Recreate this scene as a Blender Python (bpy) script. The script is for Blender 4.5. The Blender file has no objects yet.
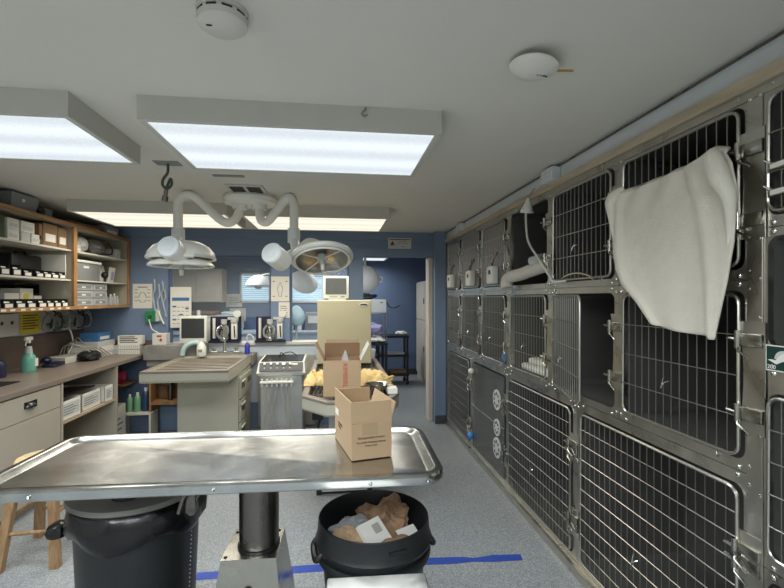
import bpy, bmesh, math, random
from mathutils import Vector, Matrix, Euler
random.seed(7)
R = math.radians
PI = math.pi
sc = bpy.context.scene
col = sc.collection

# ------------------------------------------------------------------ camera
cd = bpy.data.cameras.new('camera'); cam = bpy.data.objects.new('camera', cd); col.objects.link(cam)
cd.sensor_width = 36.0; cd.lens = 440.0 * 36.0 / 784.0
cd.shift_y = 4.0 / 784.0; cd.clip_start = 0.02; cd.clip_end = 60
cam.location = (0, 0, 1.55); cam.rotation_euler = (R(90), 0, R(-7.125))
sc.camera = cam

# ------------------------------------------------------------------ exposure and world (daylight beyond the far windows)
sc.view_settings.view_transform = 'Standard'; sc.view_settings.look = 'None'
sc.view_settings.gamma = 1; sc.view_settings.use_curve_mapping = False
sc.view_settings.exposure = 0.12
w = bpy.data.worlds.new('daylight'); sc.world = w; w.use_nodes = True
w.node_tree.nodes['Background'].inputs[0].default_value = (0.62, 0.86, 1.0, 1)
w.node_tree.nodes['Background'].inputs[1].default_value = 1.3

TROFFER_W = 19.0      # lamp power inside each ceiling fixture
PANEL = 1.02           # luminance of the prismatic lens seen from the side

# ------------------------------------------------------------------ helpers
def lin(c):
    out = []
    for v in c[:3]:
        v /= 255.0
        out.append(v / 12.92 if v <= .04045 else ((v + .055) / 1.055) ** 2.4)
    return (*out, 1)

def mat(name, c, rough=.5, metal=0., var=.06, scale=6., bump=0., bscale=60., stretch=None, alpha=None, spec=.5):
    m = bpy.data.materials.new(name); m.use_nodes = True
    nt = m.node_tree; b = nt.nodes['Principled BSDF']
    b.inputs['Roughness'].default_value = rough; b.inputs['Metallic'].default_value = metal
    b.inputs['Specular IOR Level'].default_value = spec
    L = lin(c)
    tc = nt.nodes.new('ShaderNodeTexCoord'); mp = nt.nodes.new('ShaderNodeMapping')
    nt.links.new(tc.outputs['Object'], mp.inputs[0])
    if stretch: mp.inputs['Scale'].default_value = stretch
    n = nt.nodes.new('ShaderNodeTexNoise'); n.inputs['Scale'].default_value = scale; n.inputs['Detail'].default_value = 4
    nt.links.new(mp.outputs[0], n.inputs['Vector'])
    cr = nt.nodes.new('ShaderNodeValToRGB')
    cr.color_ramp.elements[0].position = .3; cr.color_ramp.elements[1].position = .7
    cr.color_ramp.elements[0].color = tuple(max(0, x * (1 - var)) for x in L[:3]) + (1,)
    cr.color_ramp.elements[1].color = tuple(min(1, x * (1 + var)) for x in L[:3]) + (1,)
    nt.links.new(n.outputs[0], cr.inputs[0]); nt.links.new(cr.outputs[0], b.inputs['Base Color'])
    if bump:
        n2 = nt.nodes.new('ShaderNodeTexNoise'); n2.inputs['Scale'].default_value = bscale
        nt.links.new(mp.outputs[0], n2.inputs['Vector'])
        bp = nt.nodes.new('ShaderNodeBump'); bp.inputs['Strength'].default_value = bump; bp.inputs['Distance'].default_value = .01
        nt.links.new(n2.outputs[0], bp.inputs['Height']); nt.links.new(bp.outputs[0], b.inputs['Normal'])
    if alpha is not None: b.inputs['Alpha'].default_value = alpha
    return m

def glassmat(name, c, rough=.05, trans=.85):
    m = bpy.data.materials.new(name); m.use_nodes = True; nt = m.node_tree
    b = nt.nodes['Principled BSDF']; b.inputs['Base Color'].default_value = lin(c); b.inputs['Roughness'].default_value = rough
    tr = nt.nodes.new('ShaderNodeBsdfTransparent'); mx = nt.nodes.new('ShaderNodeMixShader'); mx.inputs[0].default_value = trans
    nt.links.new(b.outputs[0], mx.inputs[1]); nt.links.new(tr.outputs[0], mx.inputs[2])
    nt.links.new(mx.outputs[0], nt.nodes['Material Output'].inputs[0]); return m

def floormat():
    m = bpy.data.materials.new('speckled_epoxy'); m.use_nodes = True; nt = m.node_tree; b = nt.nodes['Principled BSDF']
    tc = nt.nodes.new('ShaderNodeTexCoord')
    v = nt.nodes.new('ShaderNodeTexVoronoi'); v.inputs['Scale'].default_value = 210
    nt.links.new(tc.outputs['Object'], v.inputs['Vector'])
    cr = nt.nodes.new('ShaderNodeValToRGB'); cr.color_ramp.interpolation = 'CONSTANT'
    cr.color_ramp.elements[0].color = lin((112, 117, 122)); cr.color_ramp.elements[1].color = lin((133, 137, 138)); cr.color_ramp.elements[1].position = .22
    e = cr.color_ramp.elements.new(.45); e.color = lin((144, 148, 149))
    e = cr.color_ramp.elements.new(.62); e.color = lin((124, 130, 135))
    e = cr.color_ramp.elements.new(.8); e.color = lin((162, 164, 162))
    sp = nt.nodes.new('ShaderNodeSeparateColor'); nt.links.new(v.outputs['Color'], sp.inputs[0])
    nt.links.new(sp.outputs[0], cr.inputs[0])
    n = nt.nodes.new('ShaderNodeTexNoise'); n.inputs['Scale'].default_value = 1.6; n.inputs['Detail'].default_value = 5
    nt.links.new(tc.outputs['Object'], n.inputs['Vector'])
    mx = nt.nodes.new('ShaderNodeMix'); mx.data_type = 'RGBA'; mx.blend_type = 'MULTIPLY'; mx.inputs[0].default_value = .25
    nt.links.new(cr.outputs[0], mx.inputs[6]); nt.links.new(n.outputs['Color'], mx.inputs[7])
    n3 = nt.nodes.new('ShaderNodeValToRGB'); n3.color_ramp.elements[0].color = (.75, .75, .75, 1); n3.color_ramp.elements[0].position = .3; n3.color_ramp.elements[1].position = .6
    nt.links.new(n.outputs[0], n3.inputs[0]); nt.links.new(n3.outputs[0], mx.inputs[7])
    nt.links.new(mx.outputs[2], b.inputs['Base Color']); b.inputs['Roughness'].default_value = .42
    return m

def woodmat(name, c, c2, axis=1, rough=.45):
    m = bpy.data.materials.new(name); m.use_nodes = True; nt = m.node_tree; b = nt.nodes['Principled BSDF']
    tc = nt.nodes.new('ShaderNodeTexCoord'); mp = nt.nodes.new('ShaderNodeMapping'); s = [14, 14, 14]; s[axis] = 1.2
    mp.inputs['Scale'].default_value = s; nt.links.new(tc.outputs['Object'], mp.inputs[0])
    n = nt.nodes.new('ShaderNodeTexNoise'); n.inputs['Scale'].default_value = 3; n.inputs['Detail'].default_value = 6; n.inputs['Distortion'].default_value = .6
    nt.links.new(mp.outputs[0], n.inputs['Vector'])
    cr = nt.nodes.new('ShaderNodeValToRGB'); cr.color_ramp.elements[0].position = .35; cr.color_ramp.elements[1].position = .68
    cr.color_ramp.elements[0].color = lin(c2); cr.color_ramp.elements[1].color = lin(c)
    nt.links.new(n.outputs[0], cr.inputs[0]); nt.links.new(cr.outputs[0], b.inputs['Base Color']); b.inputs['Roughness'].default_value = rough
    return m

def steelmat(name, c, rough=.28, axis=2, aniso=.03, smear=.35):
    m = bpy.data.materials.new(name); m.use_nodes = True; nt = m.node_tree; b = nt.nodes['Principled BSDF']
    b.inputs['Metallic'].default_value = 1
    tc = nt.nodes.new('ShaderNodeTexCoord'); mp = nt.nodes.new('ShaderNodeMapping'); s = [90, 90, 90]; s[axis] = 2
    mp.inputs['Scale'].default_value = s; nt.links.new(tc.outputs['Object'], mp.inputs[0])
    n = nt.nodes.new('ShaderNodeTexNoise'); n.inputs['Scale'].default_value = 3; n.inputs['Detail'].default_value = 3
    nt.links.new(mp.outputs[0], n.inputs['Vector'])
    big = nt.nodes.new('ShaderNodeTexNoise'); big.inputs['Scale'].default_value = 4.5; big.inputs['Detail'].default_value = 6; big.inputs['Distortion'].default_value = 1.2
    nt.links.new(tc.outputs['Object'], big.inputs['Vector'])
    ad = nt.nodes.new('ShaderNodeMapRange'); ad.inputs[1].default_value = .3; ad.inputs[2].default_value = .7
    ad.inputs[3].default_value = rough * (1 - smear); ad.inputs[4].default_value = rough * (1 + smear)
    nt.links.new(big.outputs[0], ad.inputs[0]); nt.links.new(ad.outputs[0], b.inputs['Roughness'])
    cr = nt.nodes.new('ShaderNodeValToRGB'); L = lin(c)
    cr.color_ramp.elements[0].color = tuple(x * .82 for x in L[:3]) + (1,); cr.color_ramp.elements[1].color = tuple(min(1, x * 1.12) for x in L[:3]) + (1,)
    cr.color_ramp.elements[0].position = .3; cr.color_ramp.elements[1].position = .7
    nt.links.new(big.outputs[0], cr.inputs[0]); nt.links.new(cr.outputs[0], b.inputs['Base Color'])
    bp = nt.nodes.new('ShaderNodeBump'); bp.inputs['Strength'].default_value = aniso; bp.inputs['Distance'].default_value = .002
    nt.links.new(n.outputs[0], bp.inputs['Height']); nt.links.new(bp.outputs[0], b.inputs['Normal'])
    return m

def emit(name, c, s, streak=None):
    m = bpy.data.materials.new(name); m.use_nodes = True; nt = m.node_tree; nt.nodes.clear()
    o = nt.nodes.new('ShaderNodeOutputMaterial'); e = nt.nodes.new('ShaderNodeEmission'); e.inputs[0].default_value = lin(c); e.inputs[1].default_value = s
    nt.links.new(e.outputs[0], o.inputs[0])
    if streak:      # the tubes behind the lens and its prism grain
        tc = nt.nodes.new('ShaderNodeTexCoord'); mp = nt.nodes.new('ShaderNodeMapping'); mp.inputs['Scale'].default_value = (.002, streak, 1)
        nt.links.new(tc.outputs['Object'], mp.inputs[0])
        wv = nt.nodes.new('ShaderNodeTexWave'); wv.bands_direction = 'Y'; wv.inputs['Scale'].default_value = 1; wv.inputs['Distortion'].default_value = .3
        nt.links.new(mp.outputs[0], wv.inputs['Vector'])
        n = nt.nodes.new('ShaderNodeTexNoise'); n.inputs['Scale'].default_value = 150; nt.links.new(tc.outputs['Object'], n.inputs['Vector'])
        mr = nt.nodes.new('ShaderNodeMapRange'); mr.inputs[3].default_value = s * .84; mr.inputs[4].default_value = s * 1.06
        nt.links.new(wv.outputs['Fac'], mr.inputs[0])
        m2 = nt.nodes.new('ShaderNodeMapRange'); m2.inputs[3].default_value = .8; m2.inputs[4].default_value = 1.2; nt.links.new(n.outputs[0], m2.inputs[0])
        mu = nt.nodes.new('ShaderNodeMath'); mu.operation = 'MULTIPLY'; nt.links.new(mr.outputs[0], mu.inputs[0]); nt.links.new(m2.outputs[0], mu.inputs[1])
        nt.links.new(mu.outputs[0], e.inputs[1])
    return m

class MB:
    """collects shapes and links them as ONE mesh object"""
    def __init__(s): s.b = bmesh.new()
    def _add(s, verts, faces, M=None):
        vs = [s.b.verts.new(M @ Vector(v) if M else v) for v in verts]
        for f in faces:
            try: s.b.faces.new([vs[i] for i in f])
            except ValueError: pass
        return s
    def box(s, lo, hi, M=None, bev=0):
        x0, y0, z0 = lo; x1, y1, z1 = hi
        if bev:
            t = bmesh.new(); bmesh.ops.create_cube(t, size=1)
            for v in t.verts: v.co = Vector(((x0 + x1) / 2 + v.co.x * (x1 - x0), (y0 + y1) / 2 + v.co.y * (y1 - y0), (z0 + z1) / 2 + v.co.z * (z1 - z0)))
            bmesh.ops.bevel(t, geom=t.edges[:], offset=bev, segments=2, profile=.5, affect='EDGES')
            t.verts.index_update()
            s._add([v.co.copy() for v in t.verts], [[v.index for v in f.verts] for f in t.faces], M); t.free(); return s
        v = [(x0, y0, z0), (x1, y0, z0), (x1, y1, z0), (x0, y1, z0), (x0, y0, z1), (x1, y0, z1), (x1, y1, z1), (x0, y1, z1)]
        return s._add(v, [(3, 2, 1, 0), (4, 5, 6, 7), (0, 1, 5, 4), (1, 2, 6, 5), (2, 3, 7, 6), (3, 0, 4, 7)], M)
    def cyl(s, p0, p1, r, r2=None, n=16, cap=True):
        p0 = Vector(p0); p1 = Vector(p1); r2 = r if r2 is None else r2
        d = (p1 - p0).normalized(); a = d.orthogonal().normalized(); b = d.cross(a)
        v = []
        for p, q in ((p0, r), (p1, r2)):
            for i in range(n): t = 2 * PI * i / n; v.append(p + (a * math.cos(t) + b * math.sin(t)) * q)
        f = [(i, (i + 1) % n, n + (i + 1) % n, n + i) for i in range(n)]
        if cap: f += [tuple(range(n))[::-1], tuple(range(n, 2 * n))]
        return s._add(v, f)
    def tube(s, pts, r, n=8, closed=False, rs=None):
        pts = [Vector(p) for p in pts]; m = len(pts); rings = []; a = None
        for i, p in enumerate(pts):
            if closed: d = (pts[(i + 1) % m] - pts[i - 1])
            else: d = (pts[min(i + 1, m - 1)] - pts[max(i - 1, 0)])
            d.normalize()
            a = d.orthogonal().normalized() if a is None else (a - d * a.dot(d)).normalized()
            b = d.cross(a); q = rs[i] if rs else r
            rings.append([p + (a * math.cos(2 * PI * k / n) + b * math.sin(2 * PI * k / n)) * q for k in range(n)])
        v = [x for rg in rings for x in rg]; f = []
        for i in range(m if closed else m - 1):
            j = (i + 1) % m
            for k in range(n): f.append((i * n + k, i * n + (k + 1) % n, j * n + (k + 1) % n, j * n + k))
        if not closed: f += [tuple(range(n))[::-1], tuple(range((m - 1) * n, m * n))]
        return s._add(v, f)
    def lathe(s, prof, M=None, n=32, cap0=False, cap1=False):
        v = []; f = []
        for r, z in prof:
            for k in range(n): t = 2 * PI * k / n; v.append((r * math.cos(t), r * math.sin(t), z))
        for i in range(len(prof) - 1):
            for k in range(n): f.append((i * n + k, i * n + (k + 1) % n, (i + 1) * n + (k + 1) % n, (i + 1) * n + k))
        if cap0: f.append(tuple(range(n))[::-1])
        if cap1: f.append(tuple(range((len(prof) - 1) * n, len(prof) * n)))
        return s._add(v, f, M)
    def prism(s, poly, z0, z1, M=None):
        n = len(poly); v = [(x, y, z0) for x, y in poly] + [(x, y, z1) for x, y in poly]
        f = [tuple(range(n))[::-1], tuple(range(n, 2 * n))] + [(i, (i + 1) % n, n + (i + 1) % n, n + i) for i in range(n)]
        return s._add(v, f, M)
    def loops(s, loops, cap0=False, cap1=False, M=None):
        n = len(loops[0]); v = [p for l in loops for p in l]; f = []
        for i in range(len(loops) - 1):
            for k in range(n): f.append((i * n + k, i * n + (k + 1) % n, (i + 1) * n + (k + 1) % n, (i + 1) * n + k))
        if cap0: f.append(tuple(range(n))[::-1])
        if cap1: f.append(tuple(range((len(loops) - 1) * n, len(loops) * n)))
        return s._add(v, f, M)
    def sphere(s, c, r, sc_=(1, 1, 1), n=12, M=None):
        prof = []
        h = n // 2
        v = []; f = []
        for i in range(h + 1):
            a = -PI / 2 + PI * i / h; q = max(math.cos(a), 1e-3)
            for k in range(n): t = 2 * PI * k / n; v.append((c[0] + r * sc_[0] * q * math.cos(t), c[1] + r * sc_[1] * q * math.sin(t), c[2] + r * sc_[2] * math.sin(a)))
        for i in range(h):
            for k in range(n): f.append((i * n + k, i * n + (k + 1) % n, (i + 1) * n + (k + 1) % n, (i + 1) * n + k))
        f += [tuple(range(n))[::-1], tuple(range(h * n, (h + 1) * n))]
        return s._add(v, f, M)
    def build(s, name, m, parent=None, smooth=False, off=None, loc=None, rotz=0, solid=0, fix=True):
        if off is not None: bmesh.ops.translate(s.b, verts=s.b.verts[:], vec=-Vector(off))
        if fix: bmesh.ops.recalc_face_normals(s.b, faces=s.b.faces[:])
        me = bpy.data.meshes.new(name); s.b.to_mesh(me); s.b.free(); me.materials.append(m)
        if smooth:
            me.shade_smooth()
            try: me.set_sharp_from_angle(angle=R(40))
            except Exception: pass
        o = bpy.data.objects.new(name, me); col.objects.link(o)
        if parent: o.parent = parent
        if loc is not None: o.location = loc
        o.rotation_euler.z = rotz
        if solid:
            md = o.modifiers.new('solid', 'SOLIDIFY'); md.thickness = solid; md.offset = 0
        return o

def tag(o, label, cat, group=None, kind=None):
    o['label'] = label; o['category'] = cat
    if group: o['group'] = group
    if kind: o['kind'] = kind
    return o
def thing(name, label, cat, loc, rotz=0, group=None):
    o = bpy.data.objects.new(name, None); col.objects.link(o); o.empty_display_size = .05
    o.location = loc; o.rotation_euler = (0, 0, rotz); return tag(o, label, cat, group)
def struct(name, mb, m, **k):
    o = mb.build(name, m, **k); o['kind'] = 'structure'; return o
def rrect(x0, y0, x1, y1, r, n=4):
    p = []
    for cx, cy, a in ((x1 - r, y1 - r, 0), (x0 + r, y1 - r, 90), (x0 + r, y0 + r, 180), (x1 - r, y0 + r, 270)):
        for i in range(n + 1): t = R(a + 90 * i / n); p.append((cx + r * math.cos(t), cy + r * math.sin(t)))
    return p
def curve(pts, k=6):
    P = [Vector(p) for p in pts]; out = []
    for i in range(len(P) - 1):
        a = P[max(i - 1, 0)]; b = P[i]; c = P[i + 1]; d = P[min(i + 2, len(P) - 1)]
        for j in range(k):
            t = j / k
            out.append(.5 * ((2 * b) + (c - a) * t + (2 * a - 5 * b + 4 * c - d) * t * t + (3 * b - a - 3 * c + d) * t ** 3))
    out.append(P[-1]); return out
def text(body, size, M, m, parent, name='lettering', ext=.0006, align='LEFT'):
    cu = bpy.data.curves.new(name, 'FONT'); cu.body = body; cu.size = size; cu.extrude = ext; cu.align_x = align
    t = bpy.data.objects.new('tmp', cu); col.objects.link(t)
    me = bpy.data.meshes.new_from_object(t.evaluated_get(bpy.context.evaluated_depsgraph_get())) if False else None
    bpy.context.view_layer.update()
    me = bpy.data.meshes.new_from_object(t.evaluated_get(bpy.context.evaluated_depsgraph_get()))
    bpy.data.objects.remove(t); me.transform(M); me.name = name; me.materials.clear(); me.materials.append(m)
    o = bpy.data.objects.new(name, me); col.objects.link(o)
    if parent: o.parent = parent
    return o
def dup(root, loc, rotz, label, group=None):
    r = root.copy(); col.objects.link(r); r.location = loc; r.rotation_euler = (0, 0, rotz); r['label'] = label
    if group: r['group'] = group
    for ch in list(root.children):
        c = ch.copy(); col.objects.link(c); c.parent = r
        for g in ch.children:
            d = g.copy(); col.objects.link(d); d.parent = c
    return r
def T(x, y, z): return Matrix.Translation((x, y, z))
def RM(a, ax): return Matrix.Rotation(R(a), 4, ax)
# text facing -Y (wall ahead), text facing -X (right wall, cage fronts)
FACE_S = RM(90, 'X')
FACE_W = RM(-90, 'Z') @ RM(90, 'X')
FACE_E = RM(90, 'Z') @ RM(90, 'X')

# ------------------------------------------------------------------ materials
m_floor = floormat()
m_ceil = mat('ceiling_paint', (216, 214, 206), .8, var=.02, scale=2, bump=.15, bscale=260)
m_blue = mat('blue_wall_paint', (114, 133, 160), .6, var=.04, scale=2, bump=.05, bscale=200)
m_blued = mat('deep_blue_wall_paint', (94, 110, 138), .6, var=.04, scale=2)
m_pale = mat('pale_blue_grey_paint', (186, 198, 210), .6, var=.03)
m_upper = mat('grey_blue_paint', (206, 212, 216), .65, var=.04)
m_greyw = mat('grey_wall_paint', (190, 190, 184), .7)
m_white = mat('white_paint', (205, 203, 196), .5, var=.03)
m_trimw = mat('cream_trim_paint', (196, 186, 172), .5, var=.05)
m_box = mat('fixture_paint', (196, 194, 187), .55, var=.03)
m_plw = mat('white_plastic', (222, 222, 214), .4, var=.02)
m_lamp = mat('lamp_enamel', (236, 235, 228), .3, var=.02)
m_cap = mat('pale_cap_plastic', (214, 220, 220), .35, var=.02)
m_steel = steelmat('stainless_steel', (176, 174, 166), .24)
m_steelT = steelmat('table_steel', (190, 192, 191), .2, axis=0, aniso=.05, smear=.14)
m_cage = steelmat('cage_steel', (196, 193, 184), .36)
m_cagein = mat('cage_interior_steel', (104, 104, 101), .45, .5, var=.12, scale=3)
m_wire = mat('steel_wire', (190, 188, 180), .28, 1, var=.05)
m_bar = mat('reflection_dimmed_wire', (165, 163, 156), .36, 1, var=.05)  # same steel as the level wires; weaker reflection of uprights put into the colour
m_dsteel = steelmat('dark_steel', (120, 116, 110), .3)
m_chrome = mat('chrome', (215, 215, 212), .12, 1, var=.02)
m_black = mat('black_plastic', (24, 26, 28), .4, var=.15)
m_bin = mat('black_bin_plastic', (26, 30, 32), .42, var=.15, bump=.1, bscale=120)
m_bag = mat('black_bag_film', (14, 15, 17), .25, bump=.6, bscale=14)
m_lid = mat('grey_bin_lid', (120, 118, 114), .5, var=.1)
m_card = mat('cardboard', (170, 144, 113), .75, var=.05, scale=3, bump=.05, bscale=200)
m_cardin = mat('cardboard_inside', (150, 118, 88), .8, var=.05)
m_cardd = mat('cardboard_brown_dark', (128, 98, 72), .8, var=.08)
m_cut = mat('cardboard_edge', (205, 178, 142), .8)
m_kraft = mat('brown_kraft_paper', (142, 114, 88), .85, var=.15, bump=.5, bscale=18)
m_paper = mat('white_paper', (222, 220, 212), .8, var=.02)
m_ink = mat('dark_ink', (50, 44, 44), .7)
m_inkf = mat('faded_ink', (84, 62, 50), .8)
m_red = mat('red_ink', (176, 64, 50), .7)
m_beige = mat('beige_laminate', (168, 161, 148), .5, var=.03)
m_tan = mat('tan_laminate', (176, 164, 146), .5)
m_cream = mat('cream_enamel', (196, 190, 160), .42, var=.03)
m_counter = mat('taupe_laminate', (128, 116, 106), .33, var=.05, scale=30)
m_splash = mat('brown_backsplash', (98, 84, 74), .45, var=.06)
m_oak = woodmat('oak_edging', (176, 134, 88), (138, 98, 60), 1)
m_oakz = woodmat('oak_upright', (176, 134, 88), (138, 98, 60), 2)
m_pine = woodmat('raw_wood_strip', (198, 184, 162), (170, 154, 132), 1, .7)
m_stool = woodmat('stool_wood', (160, 130, 96), (126, 96, 66), 2, .45)
m_seat = woodmat('stool_seat_wood', (226, 204, 164), (206, 178, 134), 0, .4)
m_shelf = mat('white_shelf', (200, 196, 184), .5, var=.03)
m_cabin = mat('cabinet_interior', (172, 166, 150), .6, var=.04)
m_towel = mat('cream_terry_towel', (238, 232, 218), .95, var=.03, scale=20, bump=.7, bscale=420)
m_yel = mat('yellow_cloth', (232, 204, 142), .9, var=.06, bump=.4, bscale=200)
m_tape = mat('blue_tape', (38, 66, 150), .5, var=.12, scale=30)
m_navy = mat('navy_panel', (24, 28, 58), .4)
m_teal = mat('teal_liquid', (110, 176, 158), .25, var=.03)
m_green = mat('green_plastic', (40, 130, 84), .45)
m_dkgreen = mat('dark_green_card', (50, 70, 36), .7)
m_yellow = mat('yellow_paper', (214, 196, 60), .8)
m_clear = glassmat('clear_plastic', (215, 220, 222), .15, .62)
m_acryl = glassmat('scuffed_acrylic', (178, 170, 172), .3, .42)
m_glass = glassmat('window_glass', (210, 222, 230), .03, .93)
m_screen = mat('dark_screen', (52, 54, 56), .15)
m_screen2 = mat('grey_screen', (92, 96, 96), .15)
m_bluebox = mat('blue_print_box', (60, 110, 160), .6, var=.2, scale=30)
m_grey = mat('grey_plastic', (130, 132, 132), .5)
m_lgrey = mat('light_grey_plastic', (190, 192, 190), .45)
m_wet = mat('wet_table_enamel', (170, 168, 152), .4, var=.03)
m_grate = mat('grey_grate', (150, 140, 126), .4, .3)
m_dental = mat('silver_grey_enamel', (172, 174, 174), .35, .2)
m_hose = mat('white_hose', (206, 202, 192), .6, bump=.2, bscale=80)
m_cable = mat('grey_cable', (150, 148, 140), .5)
m_purple = mat('lilac_cloth', (168, 164, 206), .9, var=.1)
m_pink = mat('crimson_cloth', (150, 24, 60), .8)
m_teald = mat('pale_teal_plastic', (172, 198, 200), .5)
m_slat = mat('blind_slats', (190, 215, 222), .5)
m_plug = mat('amber_plastic', (176, 140, 60), .5)
m_stone = mat('grey_stone_ledge', (128, 126, 122), .55, var=.15, scale=9)
m_panelc = emit('cool_prismatic_lens', (232, 242, 248), PANEL, 1.25)
m_panelw = emit('warm_prismatic_lens', (255, 248, 226), PANEL * 1.02, 1.25)
m_blue_knob = mat('blue_knob', (60, 130, 200), .4)
m_vinyl = mat('dark_cove_base', (62, 66, 70), .5)

# ------------------------------------------------------------------ room
XL, XR, YF, YB, ZC = -2.9, 2.02, 5.45, -3.2, 2.37
RF, RXL, RXR = 8.8, -3.9, 2.35      # the second room
struct('floor', MB().box((-3.95, YB - .05, -.1), (2.4, RF + .1, 0)), m_floor)
struct('ceiling', MB().box((-3.95, YB - .05, ZC), (2.4, RF + .1, ZC + .1)), m_ceil)
struct('wall_left', MB().box((XL - .1, YB, 0), (XL, YF, ZC)), m_greyw)
struct('wall_rear', MB().box((XL - .1, YB - .1, 0), (XR + .1, YB, ZC)), m_greyw)
struct('wall_right', MB().box((XR, YB, 0), (XR + .1, YF, ZC)), m_upper)
struct('wall_soffit', MB().box((1.35, YB, 2.272), (XR, YF, ZC)), m_upper)
mb = MB()
mb.box((XL - .1, YF, 0), (-1.97, YF + .12, ZC))
mb.box((-1.97, YF, 0), (.15, YF + .12, 1.0))
mb.box((-1.97, YF, 2.06), (.32, YF + .12, ZC))
mb.box((-.79, YF, 1.0), (-.57, YF + .12, 2.06))
mb.box((.15, YF, 0), (.32, YF + .12, 2.06))
mb.box((.32, YF, 2.065), (1.14, YF + .12, ZC))
mb.box((1.2, YF, 0), (XR, YF + .12, ZC))
mb.box((1.14, YF, 2.065), (1.2, YF + .12, ZC))
struct('wall_back', mb, m_blue)
struct('trim_1', MB().box((-1.72, YF - .012, .3), (.3, YF, .985)), m_pale)              # pale lower wall
mb = MB()
mb.box((1.2, YF - .13, 0), (1.335, YF - .0, ZC)); struct('wall_pilaster', mb, m_blue)
struct('trim_2', MB().box((.2, YF - .02, 2.065), (1.2, YF - .0, 2.17)).box((.235, YF - .02, 1.2), (.32, YF, 2.065)), m_blue)
struct('trim_3', MB().box((XL, YF - .02, 2.27), (1.2, YF, 2.37)), m_blue)
struct('trim_4', MB().box((-1.99, YF - .03, .985), (.3, YF + .22, 1.02), bev=.004), m_shelf)       # sill
struct('trim_5', MB().box((1.142, YF - .015, 0), (1.2, YF + .16, 2.06), bev=.006).box((1.2, YF - .03, 0), (1.225, YF - .002, 2.06)), m_trimw)
struct('baseboard_back', MB().box((1.2, YF - .145, 0), (1.338, YF - .13, .1)), m_vinyl)
# window panes (the pass through is glazed above the sill)
for i, (a, b) in enumerate(((-1.97, -.79), (-.57, .15))):
    wf = struct('window_%d' % (i + 1), MB().box((a, YF + .05, 1.02), (a + .025, YF + .09, 2.06)).box((b - .025, YF + .05, 1.02), (b, YF + .09, 2.06)).box((a, YF + .05, 2.03), (b, YF + .09, 2.06)), m_blued)
    MB().box((a + .02, YF + .066, 1.32), (b - .02, YF + .072, 2.04)).build('pane', m_glass, wf)

# second room
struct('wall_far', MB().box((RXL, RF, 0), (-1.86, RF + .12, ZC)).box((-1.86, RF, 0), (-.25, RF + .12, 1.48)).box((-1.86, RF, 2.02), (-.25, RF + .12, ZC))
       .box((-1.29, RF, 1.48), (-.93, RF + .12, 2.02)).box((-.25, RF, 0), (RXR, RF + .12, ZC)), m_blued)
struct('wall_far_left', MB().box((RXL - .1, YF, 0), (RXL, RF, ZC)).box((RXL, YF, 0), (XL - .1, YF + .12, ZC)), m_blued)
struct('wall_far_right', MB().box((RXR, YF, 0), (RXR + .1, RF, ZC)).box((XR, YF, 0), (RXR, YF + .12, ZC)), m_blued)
struct('baseboard_far', MB().box((-.3, RF - .012, 0), (RXR, RF, .12)), m_vinyl)
for i, (a, b) in enumerate(((-1.86, -1.29), (-.93, -.25))):
    wf = struct('window_%d' % (i + 3), MB().box((a, RF - .02, 1.46), (b, RF + .03, 1.5)).box((a, RF - .02, 2.0), (b, RF + .03, 2.04))
                .box((a, RF - .02, 1.46), (a + .03, RF + .03, 2.04)).box((b - .03, RF - .02, 1.46), (b, RF + .03, 2.04)), m_white)
    mb = MB()
    for k in range(13):
        z = 1.515 + k * .039
        mb.box((a + .03, -.017, -.0012), (b - .03, .017, .0012), T(0, RF + .055, z) @ RM(38, 'X'))
    mb.build('blind', m_slat, wf)
    MB().box((a, RF + .095, 1.46), (b, RF + .1, 2.04)).build('pane', m_glass, wf)

# ------------------------------------------------------------------ ceiling fixtures
def troffer(x0, y0, x1, y1, label, warm=False, power=TROFFER_W, spread=138):
    cx, cy = (x0 + x1) / 2, (y0 + y1) / 2; w2, d2 = (x1 - x0) / 2, (y1 - y0) / 2; h = .1
    t = thing('ceiling_light', label, 'ceiling light', (cx, cy, ZC - h), 0)
    mb = MB(); e = .026
    mb.box((-w2, -d2, 0), (w2, -d2 + e, h)).box((-w2, d2 - e, 0), (w2, d2, h)).box((-w2, -d2 + e, 0), (-w2 + e, d2 - e, h)).box((w2 - e, -d2 + e, 0), (w2, d2 - e, h))
    mb.box((-w2 + e, -d2 + e, h - .005), (w2 - e, d2 - e, h))
    mb.build('housing', m_box, t)
    MB().box((-w2 + e, -d2 + e, .004), (w2 - e, d2 - e, .008)).build('diffuser', m_panelw if warm else m_panelc, t)
    ld = bpy.data.lights.new('fluorescent_tubes', 'AREA'); ld.shape = 'RECTANGLE'; ld.size = 2 * (w2 - e) - .02; ld.size_y = 2 * (d2 - e) - .02
    ld.energy = power; ld.color = (1, .93, .80) if warm else (.93, .98, 1.0); ld.spread = R(spread)
    lo = bpy.data.objects.new('fluorescent_tubes', ld); col.objects.link(lo); lo.parent = t; lo.location = (0, 0, .001)
    return t
troffer(-.80, 1.885, .455, 2.585, 'large white ceiling light box in the centre of the ceiling, nearest whole one')
troffer(-2.31, 1.885, -1.055, 2.53, 'white ceiling light box at the left edge, cut off by the picture')
troffer(-2.22, 3.95, -.945, 4.74, 'warm white ceiling light box near the back wall, above the wooden shelves', True, spread=156)
troffer(-.84, 3.98, .475, 4.77, 'warm white ceiling light box near the back wall, behind the right surgical lamp', True, spread=156)
troffer(-2.3, -.7, -1.05, -.05, 'added unseen ceiling light box behind the camera on the left', power=TROFFER_W * 2.6, spread=178)  # invented fixture out of view, lifts the overall room light
troffer(-.8, -.7, .455, -.05, 'added unseen ceiling light box behind the camera in the middle', power=TROFFER_W * 2.6, spread=178)  # second added fixture, unseen, more fill for the room
troffer(-.8, -2.4, .455, -1.7, 'added unseen ceiling light box behind the camera at the rear wall', power=TROFFER_W * 2.6, spread=178)  # third added fixture behind the view, raises the general light
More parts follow.
